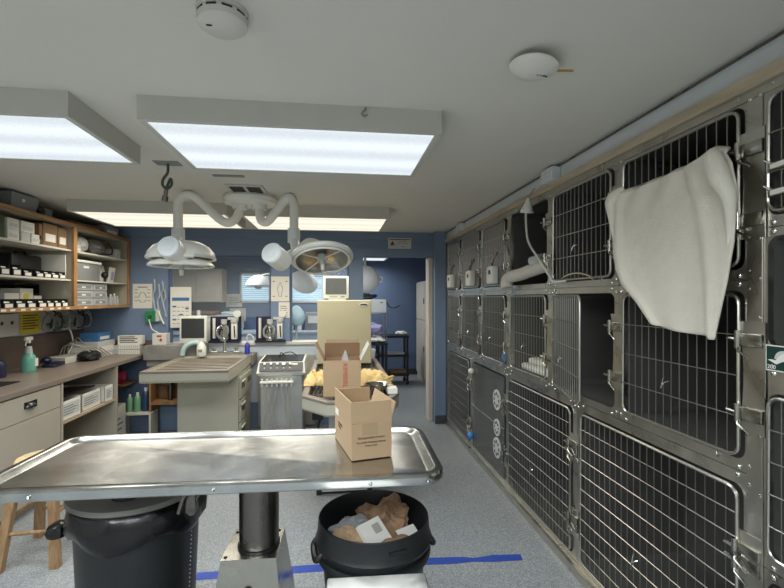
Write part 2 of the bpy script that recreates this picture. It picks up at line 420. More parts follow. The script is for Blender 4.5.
troffer(-2.6, 7.0, -1.2, 7.65, 'ceiling light box in the second room seen through the glazed hatch', power=TROFFER_W * 1.0, spread=160)
troffer(-.6, 7.9, .92, 8.5, 'ceiling light box in the second room seen at the top of the doorway', power=TROFFER_W * 1.0, spread=160)
troffer(-.6, 5.75, .65, 6.4, 'added unseen ceiling light box in the second room just behind the dividing wall', power=TROFFER_W * 1.0, spread=175)  # added out of sight to light the near side of the doorway lamp

# ------------------------------------------------------------------ cages
XC = 1.34
def cage_shell(dy, dz, oy0, oy1, oz0, oz1, rad=.035, depth=.62):
    """front plate with a rounded opening and the box behind it; local x=0 is the front, +x goes back"""
    n = 5
    inner = rrect(oy0, oz0, oy1, oz1, rad, n); outer = rrect(.0012, .0012, dy - .0012, dz - .0012, .002, n)
    L = [[(.03, a, b) for a, b in outer], [(.0, a, b) for a, b in outer], [(0, a, b) for a, b in inner], [(.02, a, b) for a, b in inner]]
    mb = MB().loops(L); return mb, inner
def wire_door(t, y0, y1, z0, z1, nv, nh, name='door', hinge_y=None, ang=0, clips=True, acrylic=False):
    """rod frame with upright and level wires"""
    w_, h_ = y1 - y0, z1 - z0
    fr = MB().tube([(0, a, b) for a, b in rrect(0, 0, w_, h_, .035, 4)], .0062, 8, closed=True)
    d = fr.build(name, m_wire, t, smooth=True); d.location = (-.012, y0, z0)
    mb = MB()
    for i in range(nv):
        y = w_ * (i + 1) / (nv + 1); mb.cyl((0, y, .002), (0, y, h_ - .002), .0022, n=6, cap=False)
    mb.build('upright_wires', m_bar, d, smooth=True)
    mb = MB()
    for j in range(nh):
        z = h_ * (j + 1) / (nh + 1); mb.cyl((-.005, .002, z), (-.005, w_ - .002, z), .0021, n=6, cap=False)
    mb.build('level_wires', m_wire, d, smooth=True)
    if acrylic: MB().box((.006, .01, .01), (.01, w_ - .01, h_ - .01)).build('acrylic_panel', m_acryl, d)
    if clips:
        c = MB().tube(curve([(-.012, w_ * .5, h_ * .36), (-.03, w_ * .5 + .01, h_ * .34), (-.03, w_ * .5 + .02, h_ * .30), (-.014, w_ * .5 + .024, h_ * .38)], 3), .0028, 6)
        c.tube([(-.012, w_ * .08, -.006), (-.02, w_ * .1, -.022), (-.012, w_ * .12, -.006)], .003, 6)
        c.build('card_clip', m_chrome, d, smooth=True)
    if ang:      # swings out from its far edge
        M = T(-.012, y0 + w_, z0) @ Matrix.Rotation(ang, 4, 'Z') @ T(0, -w_, 0)
        d.location = M.translation; d.rotation_euler = (0, 0, ang)
    return d
def latch_set(t, yc, z0, z1, tall=True):
    """wavy latch plate with two hinge blocks over the post"""
    h = z1 - z0
    pts = [(-.045, 0), (.05, 0), (.05, h), (-.045, h)]
    left = []
    for i in range(9):
        f = i / 8; left.append((-.045 + .022 * math.sin(PI * f) ** .6 * (1 if 0 < i < 8 else 0), h * (1 - f)))
    poly = [(.05, 0), (.05, h)] + [(yy, zz) for yy, zz in left]
    M = T(-.004, yc, z0) @ Matrix(((0, 0, -1, 0), (-1, 0, 0, 0), (0, 1, 0, 0), (0, 0, 0, 1)))
    o = MB().prism(poly, 0, .004, M).build('latch_plate', m_cage, t)
    for z in (z0 + .06, z1 - .06):
        mb = MB()
        mb.box((-.02, yc - .05, z - .022), (-.006, yc + .035, z + .022), bev=.004)
        mb.cyl((-.024, yc + .03, z - .03), (-.024, yc + .03, z + .03), .009, n=10)
        mb.cyl((-.024, yc + .03, z), (-.03, yc + .062, z + .004), .006, n=8)
        mb.tube([(-.02, yc + .03, z - .02), (-.034, yc + .02, z - .035), (-.03, yc - .02, z - .06)], .004, 6)
        mb.build('hinge', m_steel, t, smooth=True)
def rivets(t, pts):
    mb = MB()
    for y, z in pts: mb.sphere((-.003, y, z), .0085, (.55, 1, 1), 8)
    mb.build('rivets', m_chrome, t, smooth=True)
def cage(y0, y1, z0, z1, oy0, oy1, oz0, oz1, label, kind='wire', nv=13, nh=3, latch=True, ang=0, group=None):
    t = thing('animal_cage', label, 'cage', (XC, y0, z0), 0, group)
    dy, dz = y1 - y0, z1 - z0; a, b, c, d = oy0 - y0, oy1 - y0, oz0 - z0, oz1 - z0
    mb, inner = cage_shell(dy, dz, a, b, c, d)
    mb.build('front_frame', m_cage, t)
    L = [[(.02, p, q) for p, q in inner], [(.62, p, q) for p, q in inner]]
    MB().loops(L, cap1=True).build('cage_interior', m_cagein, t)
    if kind in ('wire', 'acrylic'):
        wire_door(t, a + .012, b - .012, c + .012, d - .012, nv, nh, ang=ang, acrylic=(kind == 'acrylic'))
    if latch:
        hh = (d - c)
        latch_set(t, a - .025, c + hh * .18, c + hh * .82)
    pts = []
    for yy in (.018, dy - .018):
        for k in range(4): pts.append((yy, .03 + (dz - .06) * k / 3))
    for yy in (a + .02, b - .02): pts.append((yy, dz - .014)); pts.append((yy, .014))
    rivets(t, pts)
    return t
Z1, Z2, Z3 = .97, 1.61, 2.228
tops = [(4.62, 5.25, 4.66, 5.18, 'acrylic', 'far end top-row cage with scuffed clear door, against the blue pilaster'),
        (3.97, 4.62, 4.0, 4.58, 'acrylic', 'second top-row cage from the blue pilaster, scuffed clear door with white controller'),
        (3.31, 3.97, 3.36, 3.93, 'acrylic', 'third top-row cage from the blue pilaster, scuffed clear door beside the doorless cage'),
        (2.63, 3.31, 2.67, 3.27, 'none', 'doorless steel top-row cage with the white hose lying in it'),
        (1.955, 2.63, 1.99, 2.59, 'wire', 'top-row cage with wire door just left of the hanging towel'),
        (1.262, 1.955, 1.30, 1.92, 'wire', 'top-row cage whose wire door is covered by the cream towel')]
for y0, y1, a, b, k, lb in tops:
    cage(y0, y1, Z2, Z3, a, b, 1.645, 2.19, lb, k, 13, 3)
mids = [(4.62, 5.25, 4.66, 5.18, 0, 'far end middle-row cage with barred door, next to the blue pilaster'),
        (3.97, 4.62, 4.0, 4.58, 0, 'second middle-row cage from the blue pilaster, barred door shut'),
        (3.31, 3.97, 3.36, 3.93, 0, 'third middle-row cage from the blue pilaster, holding a blue thing'),
        (2.63, 3.31, 2.67, 3.27, 0, 'middle-row cage with white folded bedding, below the doorless cage'),
        (1.955, 2.63, 1.99, 2.60, R(-15), 'middle-row cage with its barred door standing ajar'),
        (1.262, 1.955, 1.30, 1.92, 0, 'middle-row cage with barred door below the cream towel')]
for y0, y1, a, b, ang, lb in mids:
    cage(y0, y1, Z1, Z2, a, b, 1.01, 1.575, lb, 'wire', 13, 3, ang=ang)
lows = [(4.285, 5.25, 4.33, 5.2, 'wire', 'bottom-row cage at the far end with dense wire door'),
        (3.345, 4.285, 3.38, 4.24, 'glass', 'bottom-row cage with clear door carrying three round vent discs'),
        (2.325, 3.345, 2.37, 3.30, 'wire', 'large bottom-row cage between the clear-door cage and the nearest wide cage'),
        (1.262, 2.325, 1.305, 2.28, 'wire', 'large bottom-row cage with dense wire door nearest the camera')]
for y0, y1, a, b, k, lb in lows:
    t = cage(y0, y1, .0, Z1, a, b, .085, .925, lb, k, 21, 9, latch=False)
    latch_set(t, a - y0 - .02, .2, .36); 
    latch_set(t, a - y0 - .02, .62, .78)
    if k == 'glass':
        g = MB().box((-.012, a - y0 + .01, .095), (-.006, b - y0 - .01, .915)).build('clear_door', glassmat('clear_door_acrylic', (120, 122, 120), .08, .72), t)
        for z in (.30, .47, .70):
            r_ = .085 if z != .47 else .07
            mb = MB().cyl((-.012, .19, z), (-.02, .19, z), r_, n=24)
            mb.build('vent_disc', m_lgrey, g, smooth=True)
            mb = MB()
            for i in range(8): q = 2 * PI * i / 8; mb.cyl((-.02, .19 + r_ * .62 * math.cos(q), z + r_ * .62 * math.sin(q)), (-.0215, .19 + r_ * .62 * math.cos(q), z + r_ * .62 * math.sin(q)), r_ * .17, n=8)
            mb.build('vent_holes', m_black, g)
        MB().cyl((-.012, .0 + a - y0 + .02, .5), (-.02, b - y0 - .02, .5), .008, n=8).build('cross_bar', m_chrome, t)
        MB().sphere((-.04, b - y0 - .05, .2), .035, n=12).build('blue_knob', m_blue_knob, t, smooth=True)
        MB().sphere((-.03, b - y0 - .04, .83), .03, n=12).build('white_knob', m_plw, t, smooth=True)
# nearest column
near = [(1.77, Z3, 1.805, 2.19, 'top cage of the nearest column, cut by the right edge', 'wire', 2),
        (1.33, 1.77, 1.395, 1.742, 'doorless dark cage in the nearest column, above the green sticker', 'none', 0),
        (.70, 1.33, .735, 1.255, 'wire-door cage in the nearest column, below the green sticker', 'wire', 4),
        (0, .70, .085, .67, 'lowest cage of the nearest column at the bottom right corner', 'wire', 5)]
for z0, z1, c, d, lb, k, nh in near:
    cage(.45, 1.262, z0, z1, .49, 1.222, c, d, lb, k, 16, nh, latch=(k == 'wire' and z0 > .5 and False))
# centre cover strips over the posts
for i, (y, z0, z1) in enumerate(((1.262, 0, 2.193),)):
    o = MB().box((XC - .006, y - .026, z0), (XC - .001, y + .026, z1), bev=.001).build('post_cover_strip', m_cage)
    tag(o, 'long riveted steel strip between the towel column and the nearest cages', 'strip')
tag(MB().box((XC - .004, .45, 0), (XC - .001, 5.25, .06)).box((XC - .03, .45, 0), (XC - .004, 5.25, .05)).build('cage_kick_rail', m_cage), 'long dark steel kick rail under the cages along the floor', 'rail')
tag(MB().box((XC, 5.25, 0), (XC + .02, 5.322, Z3)).build('filler_strip', m_cage), 'narrow steel filler strip between last cages and blue pilaster', 'strip')
tag(MB().box((1.322, .45, 2.229), (1.36, 5.318, 2.271)).build('wood_strip', m_pine), 'long raw wood strip running along the top of the cages', 'trim board')
tag(MB().box((XC - .006, .45, 2.195), (XC - .001, 5.25, 2.2285)).build('top_rail', m_cage), 'long steel rail along the upper edge of the cages', 'rail')
# green sticker plate
t = thing('sticker', 'dark green sticker with white border, mountain and the number 200', 'sticker', (XC - .004, 1.224, 1.325))
MB().box((-.002, -.115, 0), (0, 0, .08)).build('sticker_border', m_paper, t)
MB().box((-.003, -.111, .004), (-.002, -.004, .076)).build('sticker_field', mat('sticker_green', (18, 58, 50), .35), t)
mp = MB(); M = T(-.0032, 0, 0) @ Matrix(((0, 0, -1, 0), (-1, 0, 0, 0), (0, 1, 0, 0), (0, 0, 0, 1)))
mp.prism([(.008, .034), (.02, .036), (.032, .034), (.046, .05), (.06, .058), (.074, .062), (.074, .04), (.05, .03), (.036, .022)], 0, .0008, M)
mp.build('mountain_mark', m_paper, t)
MB().prism([(.028, .038)] + [(.056 + .027 * math.cos(q), .038 + .027 * math.sin(q)) for q in [PI - PI * i / 10 for i in range(11)]], 0, .0004, M).build('sun_disc', m_lgrey, t)
text('200', .018, T(-.0042, -.007, .007) @ FACE_W, m_paper, t)

# towel over the cage door
def towel():
    t = thing('hanging_towel', 'cream terry towel hanging over the front of a top cage', 'towel', (1.30, 1.62, 1.4))
    nu, nv = 60, 60; mb = MB(); V = []
    # outline rows: v=0 top, v=1 bottom ; (y at left(far) edge, y at right(near) edge)
    def lerp(tab, v):
        for (a, b), (c, d) in zip(tab, tab[1:]):
            if v <= c: return b + (d - b) * (v - a) / (c - a)
        return tab[-1][1]
    far = [(0, 1.84), (.06, 1.885), (.2, 1.90), (.45, 1.89), (.6, 1.87), (.72, 1.83), (.85, 1.74), (1, 1.66)]
    nearr = [(0, 1.33), (.1, 1.285), (.22, 1.262), (.3, 1.262), (.5, 1.268), (.7, 1.295), (.88, 1.33), (1, 1.352)]
    for j in range(nv + 1):
        v = j / nv
        for i in range(nu + 1):
            u = i / nu
            y = lerp(far, v) * (1 - u) + lerp(nearr, v) * u
            ztop = 2.035 + .02 * u + .035 * max(0, (u - .7) / .3) * (1 - max(0, (u - .9) / .1))
            zbot = 1.445 + .0 * (1 - u) ** 2 - .025 * u + (-.012 if u > .94 else 0) - .01 * math.sin(u * PI)
            z = ztop * (1 - v) + zbot * v
            f = .005 * math.sin(u * 13 + v * 2.2) * (.3 + .7 * v) + .015 * math.exp(-((u - .72 - .22 * v) / .045) ** 2) * (1 - v * .4) + .01 * math.sin((u + v * .6) * 24) * max(0, .25 - v) * 3
            f += .013 * math.exp(-((u - .06 - .02 * v) / .04) ** 2)
            x = -.018 - f - .012 * math.sin(v * PI)
            if v < .03: x += .03 * (1 - v / .03)
            V.append((x, y - 1.62, z - 1.4))
    F = [(j * (nu + 1) + i, j * (nu + 1) + i + 1, (j + 1) * (nu + 1) + i + 1, (j + 1) * (nu + 1) + i) for j in range(nv) for i in range(nu)]
    mb._add(V, F); o = mb.build('cloth', m_towel, t, smooth=True, solid=.007)
    # folded-over near corner and twisted far corner
    for nm, pts, rs in (('corner_fold', [(-.03, -.27, .655), (-.05, -.29, .62), (-.055, -.318, .55), (-.05, -.345, .49), (-.04, -.345, .42), (-.03, -.33, .32)], [.006, .028, .034, .024, .015, .006]),
                        ('corner_knot', [(-.02, .21, .64), (-.04, .24, .62), (-.045, .27, .59), (-.035, .275, .52), (-.03, .27, .42)], [.012, .024, .026, .018, .005])):
        pp = curve(pts, 5); n = len(pp)
        rr = [rs[min(int(i / 5), len(rs) - 1)] + (rs[min(int(i / 5) + 1, len(rs) - 1)] - rs[min(int(i / 5), len(rs) - 1)]) * ((i % 5) / 5) for i in range(n)]
        MB().tube(pp, 0, 14, rs=rr).build(nm, m_towel, t, smooth=True)
towel()

# white controllers hung on the acrylic doors
first = None
for y, lb in ((4.87, 'white drip controller hung on the clear-door cage at the far end'), (4.14, 'white drip controller on the middle one of the three clear-door cages'), (3.53, 'white drip controller on the clear-door cage next to the doorless cage')):
    if first is None:
        t = thing('infusion_controller', lb, 'controller', (1.30, y, 1.665), group='controllers on the clear cage doors')
        MB().box((-.05, -.07, 0), (.012, .07, .15), bev=.018).build('case', m_plw, t, smooth=True)
        MB().box((-.053, -.045, .08), (-.049, .0, .115)).build('display', m_black, t)
        MB().tube(curve([(-.02, 0, .148), (-.02, .01, .19), (.0, -.03, .23), (.005, -.06, .26)], 4), .005, 6).tube(curve([(-.02, 0, .148), (.0, .02, .2), (.004, .03, .26)], 3), .004, 6).build('hook', m_dsteel, t, smooth=True)
        first = t
    else: dup(first, (1.30, y, 1.665), 0, lb)
# hose in the open cage
t = thing('air_hose', 'fat white ribbed hose lying in the doorless cage', 'hose', (1.31, 2.86, 1.645))
pp = curve([(-.035, .33, -.02), (-.035, .34, .03), (-.02, .30, .062), (.0, .16, .075), (.02, -.02, .10), (.03, -.15, .115), (.05, -.19, .118)], 8)
rs = [.043 + .0025 * (i % 2) for i in range(len(pp))]
MB().tube(pp, 0, 16, rs=rs).build('ribbed_tube', m_hose, t, smooth=True)
MB().cyl((.0, -.02, .15), (.03, -.1, .165), .035, n=16).build('end_cuff', m_lgrey, t, smooth=True)
# cone cup on a cord
t = thing('hanging_cone_mask', 'white plastic cone hanging on a cord in front of the doorless cage', 'mask', (1.27, 2.84, 1.972))
MB().lathe([(.045, 0), (.034, .025), (.01, .085), (.006, .1)], RM(14, 'X') @ T(0, 0.03, .15), 20).build('cone', m_plw, t, smooth=True, solid=.004)
MB().tube(curve([(.0, .0, .17), (-.0, .005, .1), (.005, -.02, -.04), (.01, -.16, -.17), (.03, -.26, -.28), (.036, -.3, -.322), (.04, -.44, -.324)], 6), .0075, 8).build('cord', m_hose, t, smooth=True)
MB().tube([(.02, .0, .265), (.04, .0, .30), (.06, 0, .32)], .004, 6).build('hook', m_chrome, t)
# arched wire on the sill of the cage left of the towel
tag(MB().tube(curve([(1.322, 2.48, 1.645), (1.31, 2.42, 1.672), (1.31, 2.3, 1.688), (1.312, 2.18, 1.672), (1.32, 2.13, 1.645)], 5), .005, 6).build('bent_wire_hook', m_chrome, None, smooth=True), 'bent wire bow below the wire door left of the towel', 'hook')
# outlets and conduit over the cages
tag(MB().tube([(1.335, .3, 2.352), (1.335, 5.3, 2.352)], .006, 8).build('conduit', m_dsteel, None, smooth=True), 'thin grey conduit along the ceiling above the cages', 'conduit')
def outlet(y, s, lb):
    t = thing('outlet_box', lb, 'outlet', (1.35, y, 2.29))
    MB().box((-.06, -.05 * s, -.018), (0, .05 * s, .062), bev=.005).build('box', m_upper, t)
    mb = MB()
    for dy in (-.022 * s, .022 * s):
        for dz in (.02, .045): mb.box((-.064, dy - .012, dz - .008), (-.06, dy + .012, dz + .008), bev=.002)
    mb.build('sockets', m_plw, t)
outlet(2.60, 1.5, 'grey outlet box with four sockets above the doorless cage')
outlet(4.62, 1.3, 'grey outlet box above the clear-door cages near the back wall')
# contents of cages
t = thing('folded_bedding', 'white folded bedding in the middle-row cage under the hose', 'bedding', (1.62, 2.95, 1.012))
MB().box((-.23, -.26, 0), (.2, .26, .05), bev=.02).build('lower_fold', m_plw, t, smooth=True); MB().box((-.2, -.24, .05), (.18, .2, .095), bev=.02).build('upper_fold', m_paper, t, smooth=True)
tag(MB().box((0, 0, 0), (.2, .22, .07), bev=.02).build('blue_litter_tray', m_blue_knob, None, loc=(1.40, 3.42, 1.012)), 'small blue tray in the third middle-row cage', 'tray')
tag(MB().lathe([(.09, 0), (.11, .05), (.1, .05), (.08, .01)], n=24, cap0=True).build('feeding_bowl', m_grey, None, smooth=True, loc=(1.6, 3.9, .75)), 'grey bowl held high inside the clear-door bottom cage', 'bowl') if False else None

# smoke detector, access point
t = thing('smoke_detector', 'round white smoke detector on the ceiling left of the centre', 'smoke detector', (-.325, 1.31, ZC))
MB().lathe([(.072, 0), (.072, -.012), (.066, -.014), (.066, -.022), (.07, -.024), (.068, -.04), (.055, -.05), (.0, -.052)], n=40).build('case', m_white, t, smooth=True)
mb = MB()
for k in range(10):
    q = 2 * PI * k / 10 + .1; mb.box((.0655, -.014, -.0215), (.068, .014, -.0165), Matrix.Rotation(q, 4, 'Z'))
mb.box((-.04, -.02, -.0535), (-.025, -.015, -.0515)); mb.build('vents', m_ink, t)
t = thing('wireless_access_point', 'white rounded wireless access point hanging from the ceiling right of the centre', 'access point', (.665, 1.43, ZC))
M = T(0, 0, -.035) @ RM(8, 'Y')
MB().lathe([(.0, -.018), (.04, -.016), (.075, -.006), (.082, .002), (.075, .01), (.0, .014)], M, 36).build('case', m_plw, t, smooth=True)
MB().cyl((-.05, .05, -.02), (-.05, .05, 0), .004, n=6).cyl((.0, .05, -.02), (0, .05, 0), .02, n=12).build('bracket', m_grey, t)
MB().cyl((.06, .02, -.03), (.15, .01, -.03), .005, .004, n=8).box((.05, .012, -.034), (.08, .03, -.027)).build('antenna', m_plug, t, smooth=True)
text('aruba', .018, T(0, 0, 0) @ M @ T(.015, .01, -.0165) @ RM(180, 'X'), m_ink, t)
# ceiling hook on fixture
tag(MB().tube(curve([(.12, 1.88, 2.362), (.12, 1.872, 2.35), (.105, 1.87, 2.335), (.115, 1.87, 2.322), (.128, 1.87, 2.33)], 4), .0035, 6).build('ceiling_hook', m_grey, None, smooth=True), 'small grey hook on the front of the centre ceiling light box', 'hook')

# hanging gas cable with plug
t = thing('hanging_gas_hose', 'looped dark hose hanging from the ceiling plate left of centre', 'hose', (-1.02, 2.82, ZC)); t.scale = (.72, .72, .82)
MB().box((-.1, -.06, -.006), (.1, .06, 0)).build('ceiling_plate', m_grey, t)
MB().tube(curve([(0, 0, 0), (0, 0, -.07), (-.035, 0, -.12), (-.04, 0, -.165), (-.005, 0, -.19), (.03, 0, -.16), (.02, .01, -.115), (-.005, .012, -.16), (-.012, .0, -.21)], 6), .011, 10).build('looped_hose', mat('dark_green_grey_hose', (72, 78, 70), .6), t, smooth=True)
MB().cyl((-.012, 0, -.2), (-.018, 0, -.245), .017, n=12).cyl((-.018, 0, -.245), (-.026, 0, -.285), .024, n=12).build('connector', m_dsteel, t, smooth=True)
# ceiling vents
t = thing('ceiling_vent', 'grey ceiling vent with two louvre fields near the surgical lamp mount', 'vent', (-.67, 3.40, ZC)); t.scale = (.78, .9, 1)
MB().box((-.17, -.13, -.012), (.17, .13, 0), bev=.003).build('frame', m_box, t)
mb = MB()
for x0 in (-.14, .015):
    for k in range(7): mb.box((x0, -.10 + k * .03, -.015), (x0 + .125, -.085 + k * .03, -.012))
mb.build('louvres', m_ink, t)
tag(MB().box((-.1, -.02, -.006), (.1, .02, 0)).build('ceiling_slot_plate', m_grey, None, loc=(-.72, 3.06, ZC)), 'slim grey plate on the ceiling in front of the vent', 'plate')

# surgical lamp
t = thing('surgical_lamp', 'double-headed white surgical lamp hanging from the ceiling mount', 'surgical lamp', (-.69, 3.66, ZC))
off = (-.69, 3.66, ZC)
MB().lathe([(.12, 0), (.2, -.004), (.212, -.03), (.2, -.065), (.12, -.078), (.0, -.08)], n=40, cap0=True).build('ceiling_mount', m_lamp, t, smooth=True)
AL = [(-.765, 3.62, 2.30), (-.77, 3.6, 2.23), (-.79, 3.57, 2.17), (-.84, 3.56, 2.137), (-.90, 3.55, 2.15), (-.99, 3.54, 2.215), (-1.08, 3.53, 2.29), (-1.14, 3.52, 2.33), (-1.19, 3.51, 2.332), (-1.23, 3.5, 2.30), (-1.243, 3.5, 2.24), (-1.243, 3.5, 1.98)]
AR = [(-.615, 3.62, 2.30), (-.61, 3.6, 2.22), (-.595, 3.58, 2.165), (-.565, 3.57, 2.148), (-.53, 3.56, 2.16), (-.47, 3.55, 2.225), (-.40, 3.54, 2.305), (-.365, 3.53, 2.335), (-.33, 3.52, 2.335), (-.308, 3.51, 2.30), (-.302, 3.5, 2.24), (-.305, 3.5, 2.0)]
AL = [(x + .052 * min(1, max(0, (-.8 - x) / .35)), y, z) for x, y, z in AL]; AR = [(x - .03 * min(1, max(0, (x + .55) / .25)), y, z) for x, y, z in AR]
for A in (AL, AR):
    a = MB().tube(curve(A, 5), .034, 16).build('arm', m_lamp, t, smooth=True, off=off)
    MB().cyl(Vector(A[0]) + Vector((0, 0, .02)), Vector(A[0]) + Vector((0, 0, -.045)), .056, n=20).build('arm_collar', m_lamp, a, smooth=True, off=off)
    MB().cyl(Vector(A[-1]) + Vector((0, 0, .09)), Vector(A[-1]) + Vector((0, 0, -.02)), .047, n=20).build('drop_sleeve', m_cap, a, smooth=True, off=off)
def head(c, M3, joint, jdir, name='lamp_head'):
    M = T(*(Vector(c) - Vector(off))) @ M3
    h = MB().lathe([(.0, .10), (.06, .098), (.13, .082), (.19, .055), (.235, .025), (.26, .0), (.268, -.012), (.262, -.022), (.25, -.018), (.235, -.006)], M, 48).build(name, m_lamp, t, smooth=True)
    MB().lathe([(.24, -.012), (.22, .012), (.16, .045), (.08, .062), (.0, .066)], M, 48).build('reflector', mat('satin_reflector', (176, 176, 172), .28, 1) if 'satin_reflector' not in bpy.data.materials else bpy.data.materials['satin_reflector'], h, smooth=True)
    MB().lathe([(.0, -.055), (.02, -.05), (.026, -.01), (.05, -.005), (.055, .03), (.035, .062)], M, 24).build('bulb_housing', m_lgrey, h, smooth=True)
    MB().lathe([(.0, -.10), (.018, -.098), (.02, -.05), (.013, -.045)], M, 16).build('grip', m_plw, h, smooth=True)
    mb = MB()      # four spokes over the reflector
    for k in range(4):
        q = PI / 4 + k * PI / 2; mb.cyl(M @ Vector((.05 * math.cos(q), .05 * math.sin(q), .01)), M @ Vector((.24 * math.cos(q), .24 * math.sin(q), -.01)), .005, n=6)
    mb.build('spokes', m_lamp, h, smooth=True)
    j = Vector(joint) - Vector(off); d = Vector(jdir).normalized()
    g = MB().cyl(j, j - d * .15, .074, n=28).build('pivot_housing', m_lamp, h, smooth=True)
    MB().cyl(j + d * .012, j, .068, .075, n=28).cyl(j + d * .015, j + d * .011, .034, n=20).build('pivot_cap', m_cap, h, smooth=True)
    return h, M
SC = Matrix.Scale(.82, 4)
h1, M1 = head((-1.10, 3.30, 1.79), RM(-1, 'X') @ SC, (-1.09, 3.03, 1.885), (-.12, -1, .3))
MB().lathe([(.25, .05), (.268, .075), (.262, .10), (.22, .15), (.14, .19), (.0, .205)], M1, 48).build('upper_shell', m_lamp, h1, smooth=True, solid=.008)
MB().lathe([(.12, .08), (.15, .10), (.13, .19)], M1, 32).build('shell_core', m_lgrey, h1, smooth=True)
MB().tube([M1 @ Vector((.265 * math.cos(a), .265 * math.sin(a), .055)) for a in [R(20) + 2 * PI * i / 40 for i in range(33)]], .016, 8).build('shell_rim', m_lamp, h1, smooth=True)
O = Vector(off)
MB().cyl(Vector((-1.191, 3.5, 2.02)) - O, Vector((-1.20, 3.42, 1.93)) - O, .042, n=16).cyl(Vector((-1.20, 3.42, 1.93)) - O, Vector((-1.08, 3.15, 1.87)) - O, .036, n=16).build('knuckle', m_lamp, h1, smooth=True)
SC = Matrix.Scale(.80, 4)
h2, M2 = head((-.11, 3.32, 1.83), RM(-5, 'Y') @ RM(-23, 'X') @ SC, (-.44, 3.06, 1.855), (-.42, -1, .35))
MB().tube([M2 @ Vector((.27 * math.cos(a), .27 * math.sin(a), .025)) for a in [2 * PI * i / 40 for i in range(40)]], .02, 8, closed=True).build('shell_rim', m_lamp, h2, smooth=True)
MB().cyl(Vector((-.335, 3.5, 2.02)) - O, Vector((-.31, 3.42, 1.90)) - O, .034, n=16).cyl(Vector((-.31, 3.42, 1.90)) - O, Vector((-.36, 3.22, 1.84)) - O, .036, n=16).build('knuckle', m_cap, h2, smooth=True)
MB().tube(curve([Vector(p) - O for p in ((-.33, 3.36, 1.86), (-.28, 3.33, 1.92), (-.215, 3.36, 1.98), (-.15, 3.40, 1.975), (-.11, 3.43, 1.94))], 5), .02, 10).build('yoke', m_lamp, h2, smooth=True)

# ------------------------------------------------------------------ exam table in front
ex = thing('exam_table', 'long stainless steel exam table with raised rim across the foreground', 'exam table', (-.42, 1.92, 0), R(-1.7))
W2, D2 = .835, .318
def rl(o, z, r): return [(x, y, z) for x, y in rrect(-W2 + o, -D2 + o, W2 - o, D2 - o, max(r - o, .01), 6)]
MB().loops([rl(.02, .86, .1), rl(.004, .862, .1), rl(0, .868, .1), rl(0, .893, .1), rl(.006, .9, .1), rl(.03, .902, .1), rl(.036, .899, .1), rl(.055, .884, .1), rl(.066, .882, .1)], cap0=True, cap1=True).build('table_top', m_steelT, ex, smooth=True)
MB().box((-.5, -.13, .83), (.5, .13, .862)).build('under_frame', m_dsteel, ex)
MB().cyl((.085, .04, .47), (.085, .04, .84), .083, n=40).build('column', m_dsteel, ex, smooth=True)
MB().lathe([(.088, 0), (.088, .012), (.084, .014)], T(.085, .04, .487), 40).build('column_ring', m_black, ex, smooth=True)
b0 = [(-.045, -.075), (.175, -.075), (.175, .165), (-.045, .165)]; b1 = [(-.10, -.15), (.23, -.15), (.23, .24), (-.10, .24)]
MB().loops([[(x, y, 0) for x, y in b1], [(x, y, .07) for x, y in b1], [(x, y, .49) for x, y in b0]], cap0=True, cap1=True).build('base', m_steel, ex)
mb = MB()
for x, y in ((-.03, -.055), (.155, -.055), (.155, .14), (-.03, .14)): mb.sphere((x, y, .491), .008, (1, 1, .5), 8)
mb.sphere((.065, -.115, .37), .02, (1, .5, 1), 10); mb.build('screws', m_black, ex, smooth=True)
MB().cyl((.068, -.12, .365), (.07, -.135, .355), .01, n=10).build('pedal_stub', m_plw, ex)
mb = MB()
for x in (-.6, .0, .55, .76): mb.sphere((x, -D2 - .002, .878), .006, n=8)
mb.build('rim_bolts', m_chrome, ex, smooth=True)
MB().box((-.17, -.10, .70), (-.135, -.06, .86)).tube([(-.15, -.105, .82), (-.175, -.12, .76), (-.19, -.12, .71)], .008, 8).box((-.12, -.08, .80), (-.08, -.04, .86)).tube([(-.1, -.06, .82), (-.135, -.08, .75), (-.15, -.085, .71)], .008, 8).cyl((-.15, -.1, .705), (-.15, -.07, .705), .016, n=12).build('tilt_bracket', m_dsteel, ex)
MB().box((.66, -.1, .83), (.72, -.06, .862), bev=.003).build('stop_block', m_dsteel, ex)

# cardboard boxes
def carton(name, label, loc, rz, w, d, h, th=.004, flaps=None, mi=None, group=None):
    t = thing(name, label, 'cardboard box', loc, rz, group)
    mb = MB().box((0, 0, 0), (w, d, th)); mb.box((0, 0, th), (w, th, h)).box((0, d - th, th), (w, d, h)).box((0, th, th), (th, d - th, h)).box((w - th, th, th), (w, d - th, h))
    mb.build('box_body', m_card, t)
    MB().box((th, th + .0005, th + .001), (th + .001, d - th - .0005, h - .004)).box((w - th - .001, th + .0005, th + .001), (w - th, d - th - .0005, h - .004)).box((th + .001, d - th - .001, th + .001), (w - th - .001, d - th, h - .004)).build('box_lining', m_cardin, t)
    return t
t = carton('cardboard_box', 'open brown cardboard box standing on the steel exam table', (.059, 1.797, .8865), R(12), .172, .33, .148)
fl = MB()
fl.box((0, 0, 0), (.172, .004, .086), T(0, -.0015, .1505) @ RM(-2, 'X')); f1 = fl.build('flap', m_card, t)
MB().box((0, 0, 0), (.004, .33, .086), T(-.0015, 0, .1505)).build('flap', m_card, t)
MB().box((0, 0, 0), (.172, .004, .08), T(0, .326, .1485)).build('flap', m_card, t)
MB().box((0, 0, 0), (.004, .30, .08), T(.169, .008, .1485) @ RM(16, 'Y')).build('flap', m_card, t)
MB().box((.003, .006, .152), (.0036, .32, .232)).build('flap_lining', m_cardin, t)
text('Biodegradable Product', .0125, T(.084, -.0008, .084) @ FACE_S, m_inkf, t, align='CENTER')
text('Recyclable Packaging Material', .0105, T(.084, -.0008, .066) @ FACE_S, m_inkf, t, align='CENTER')
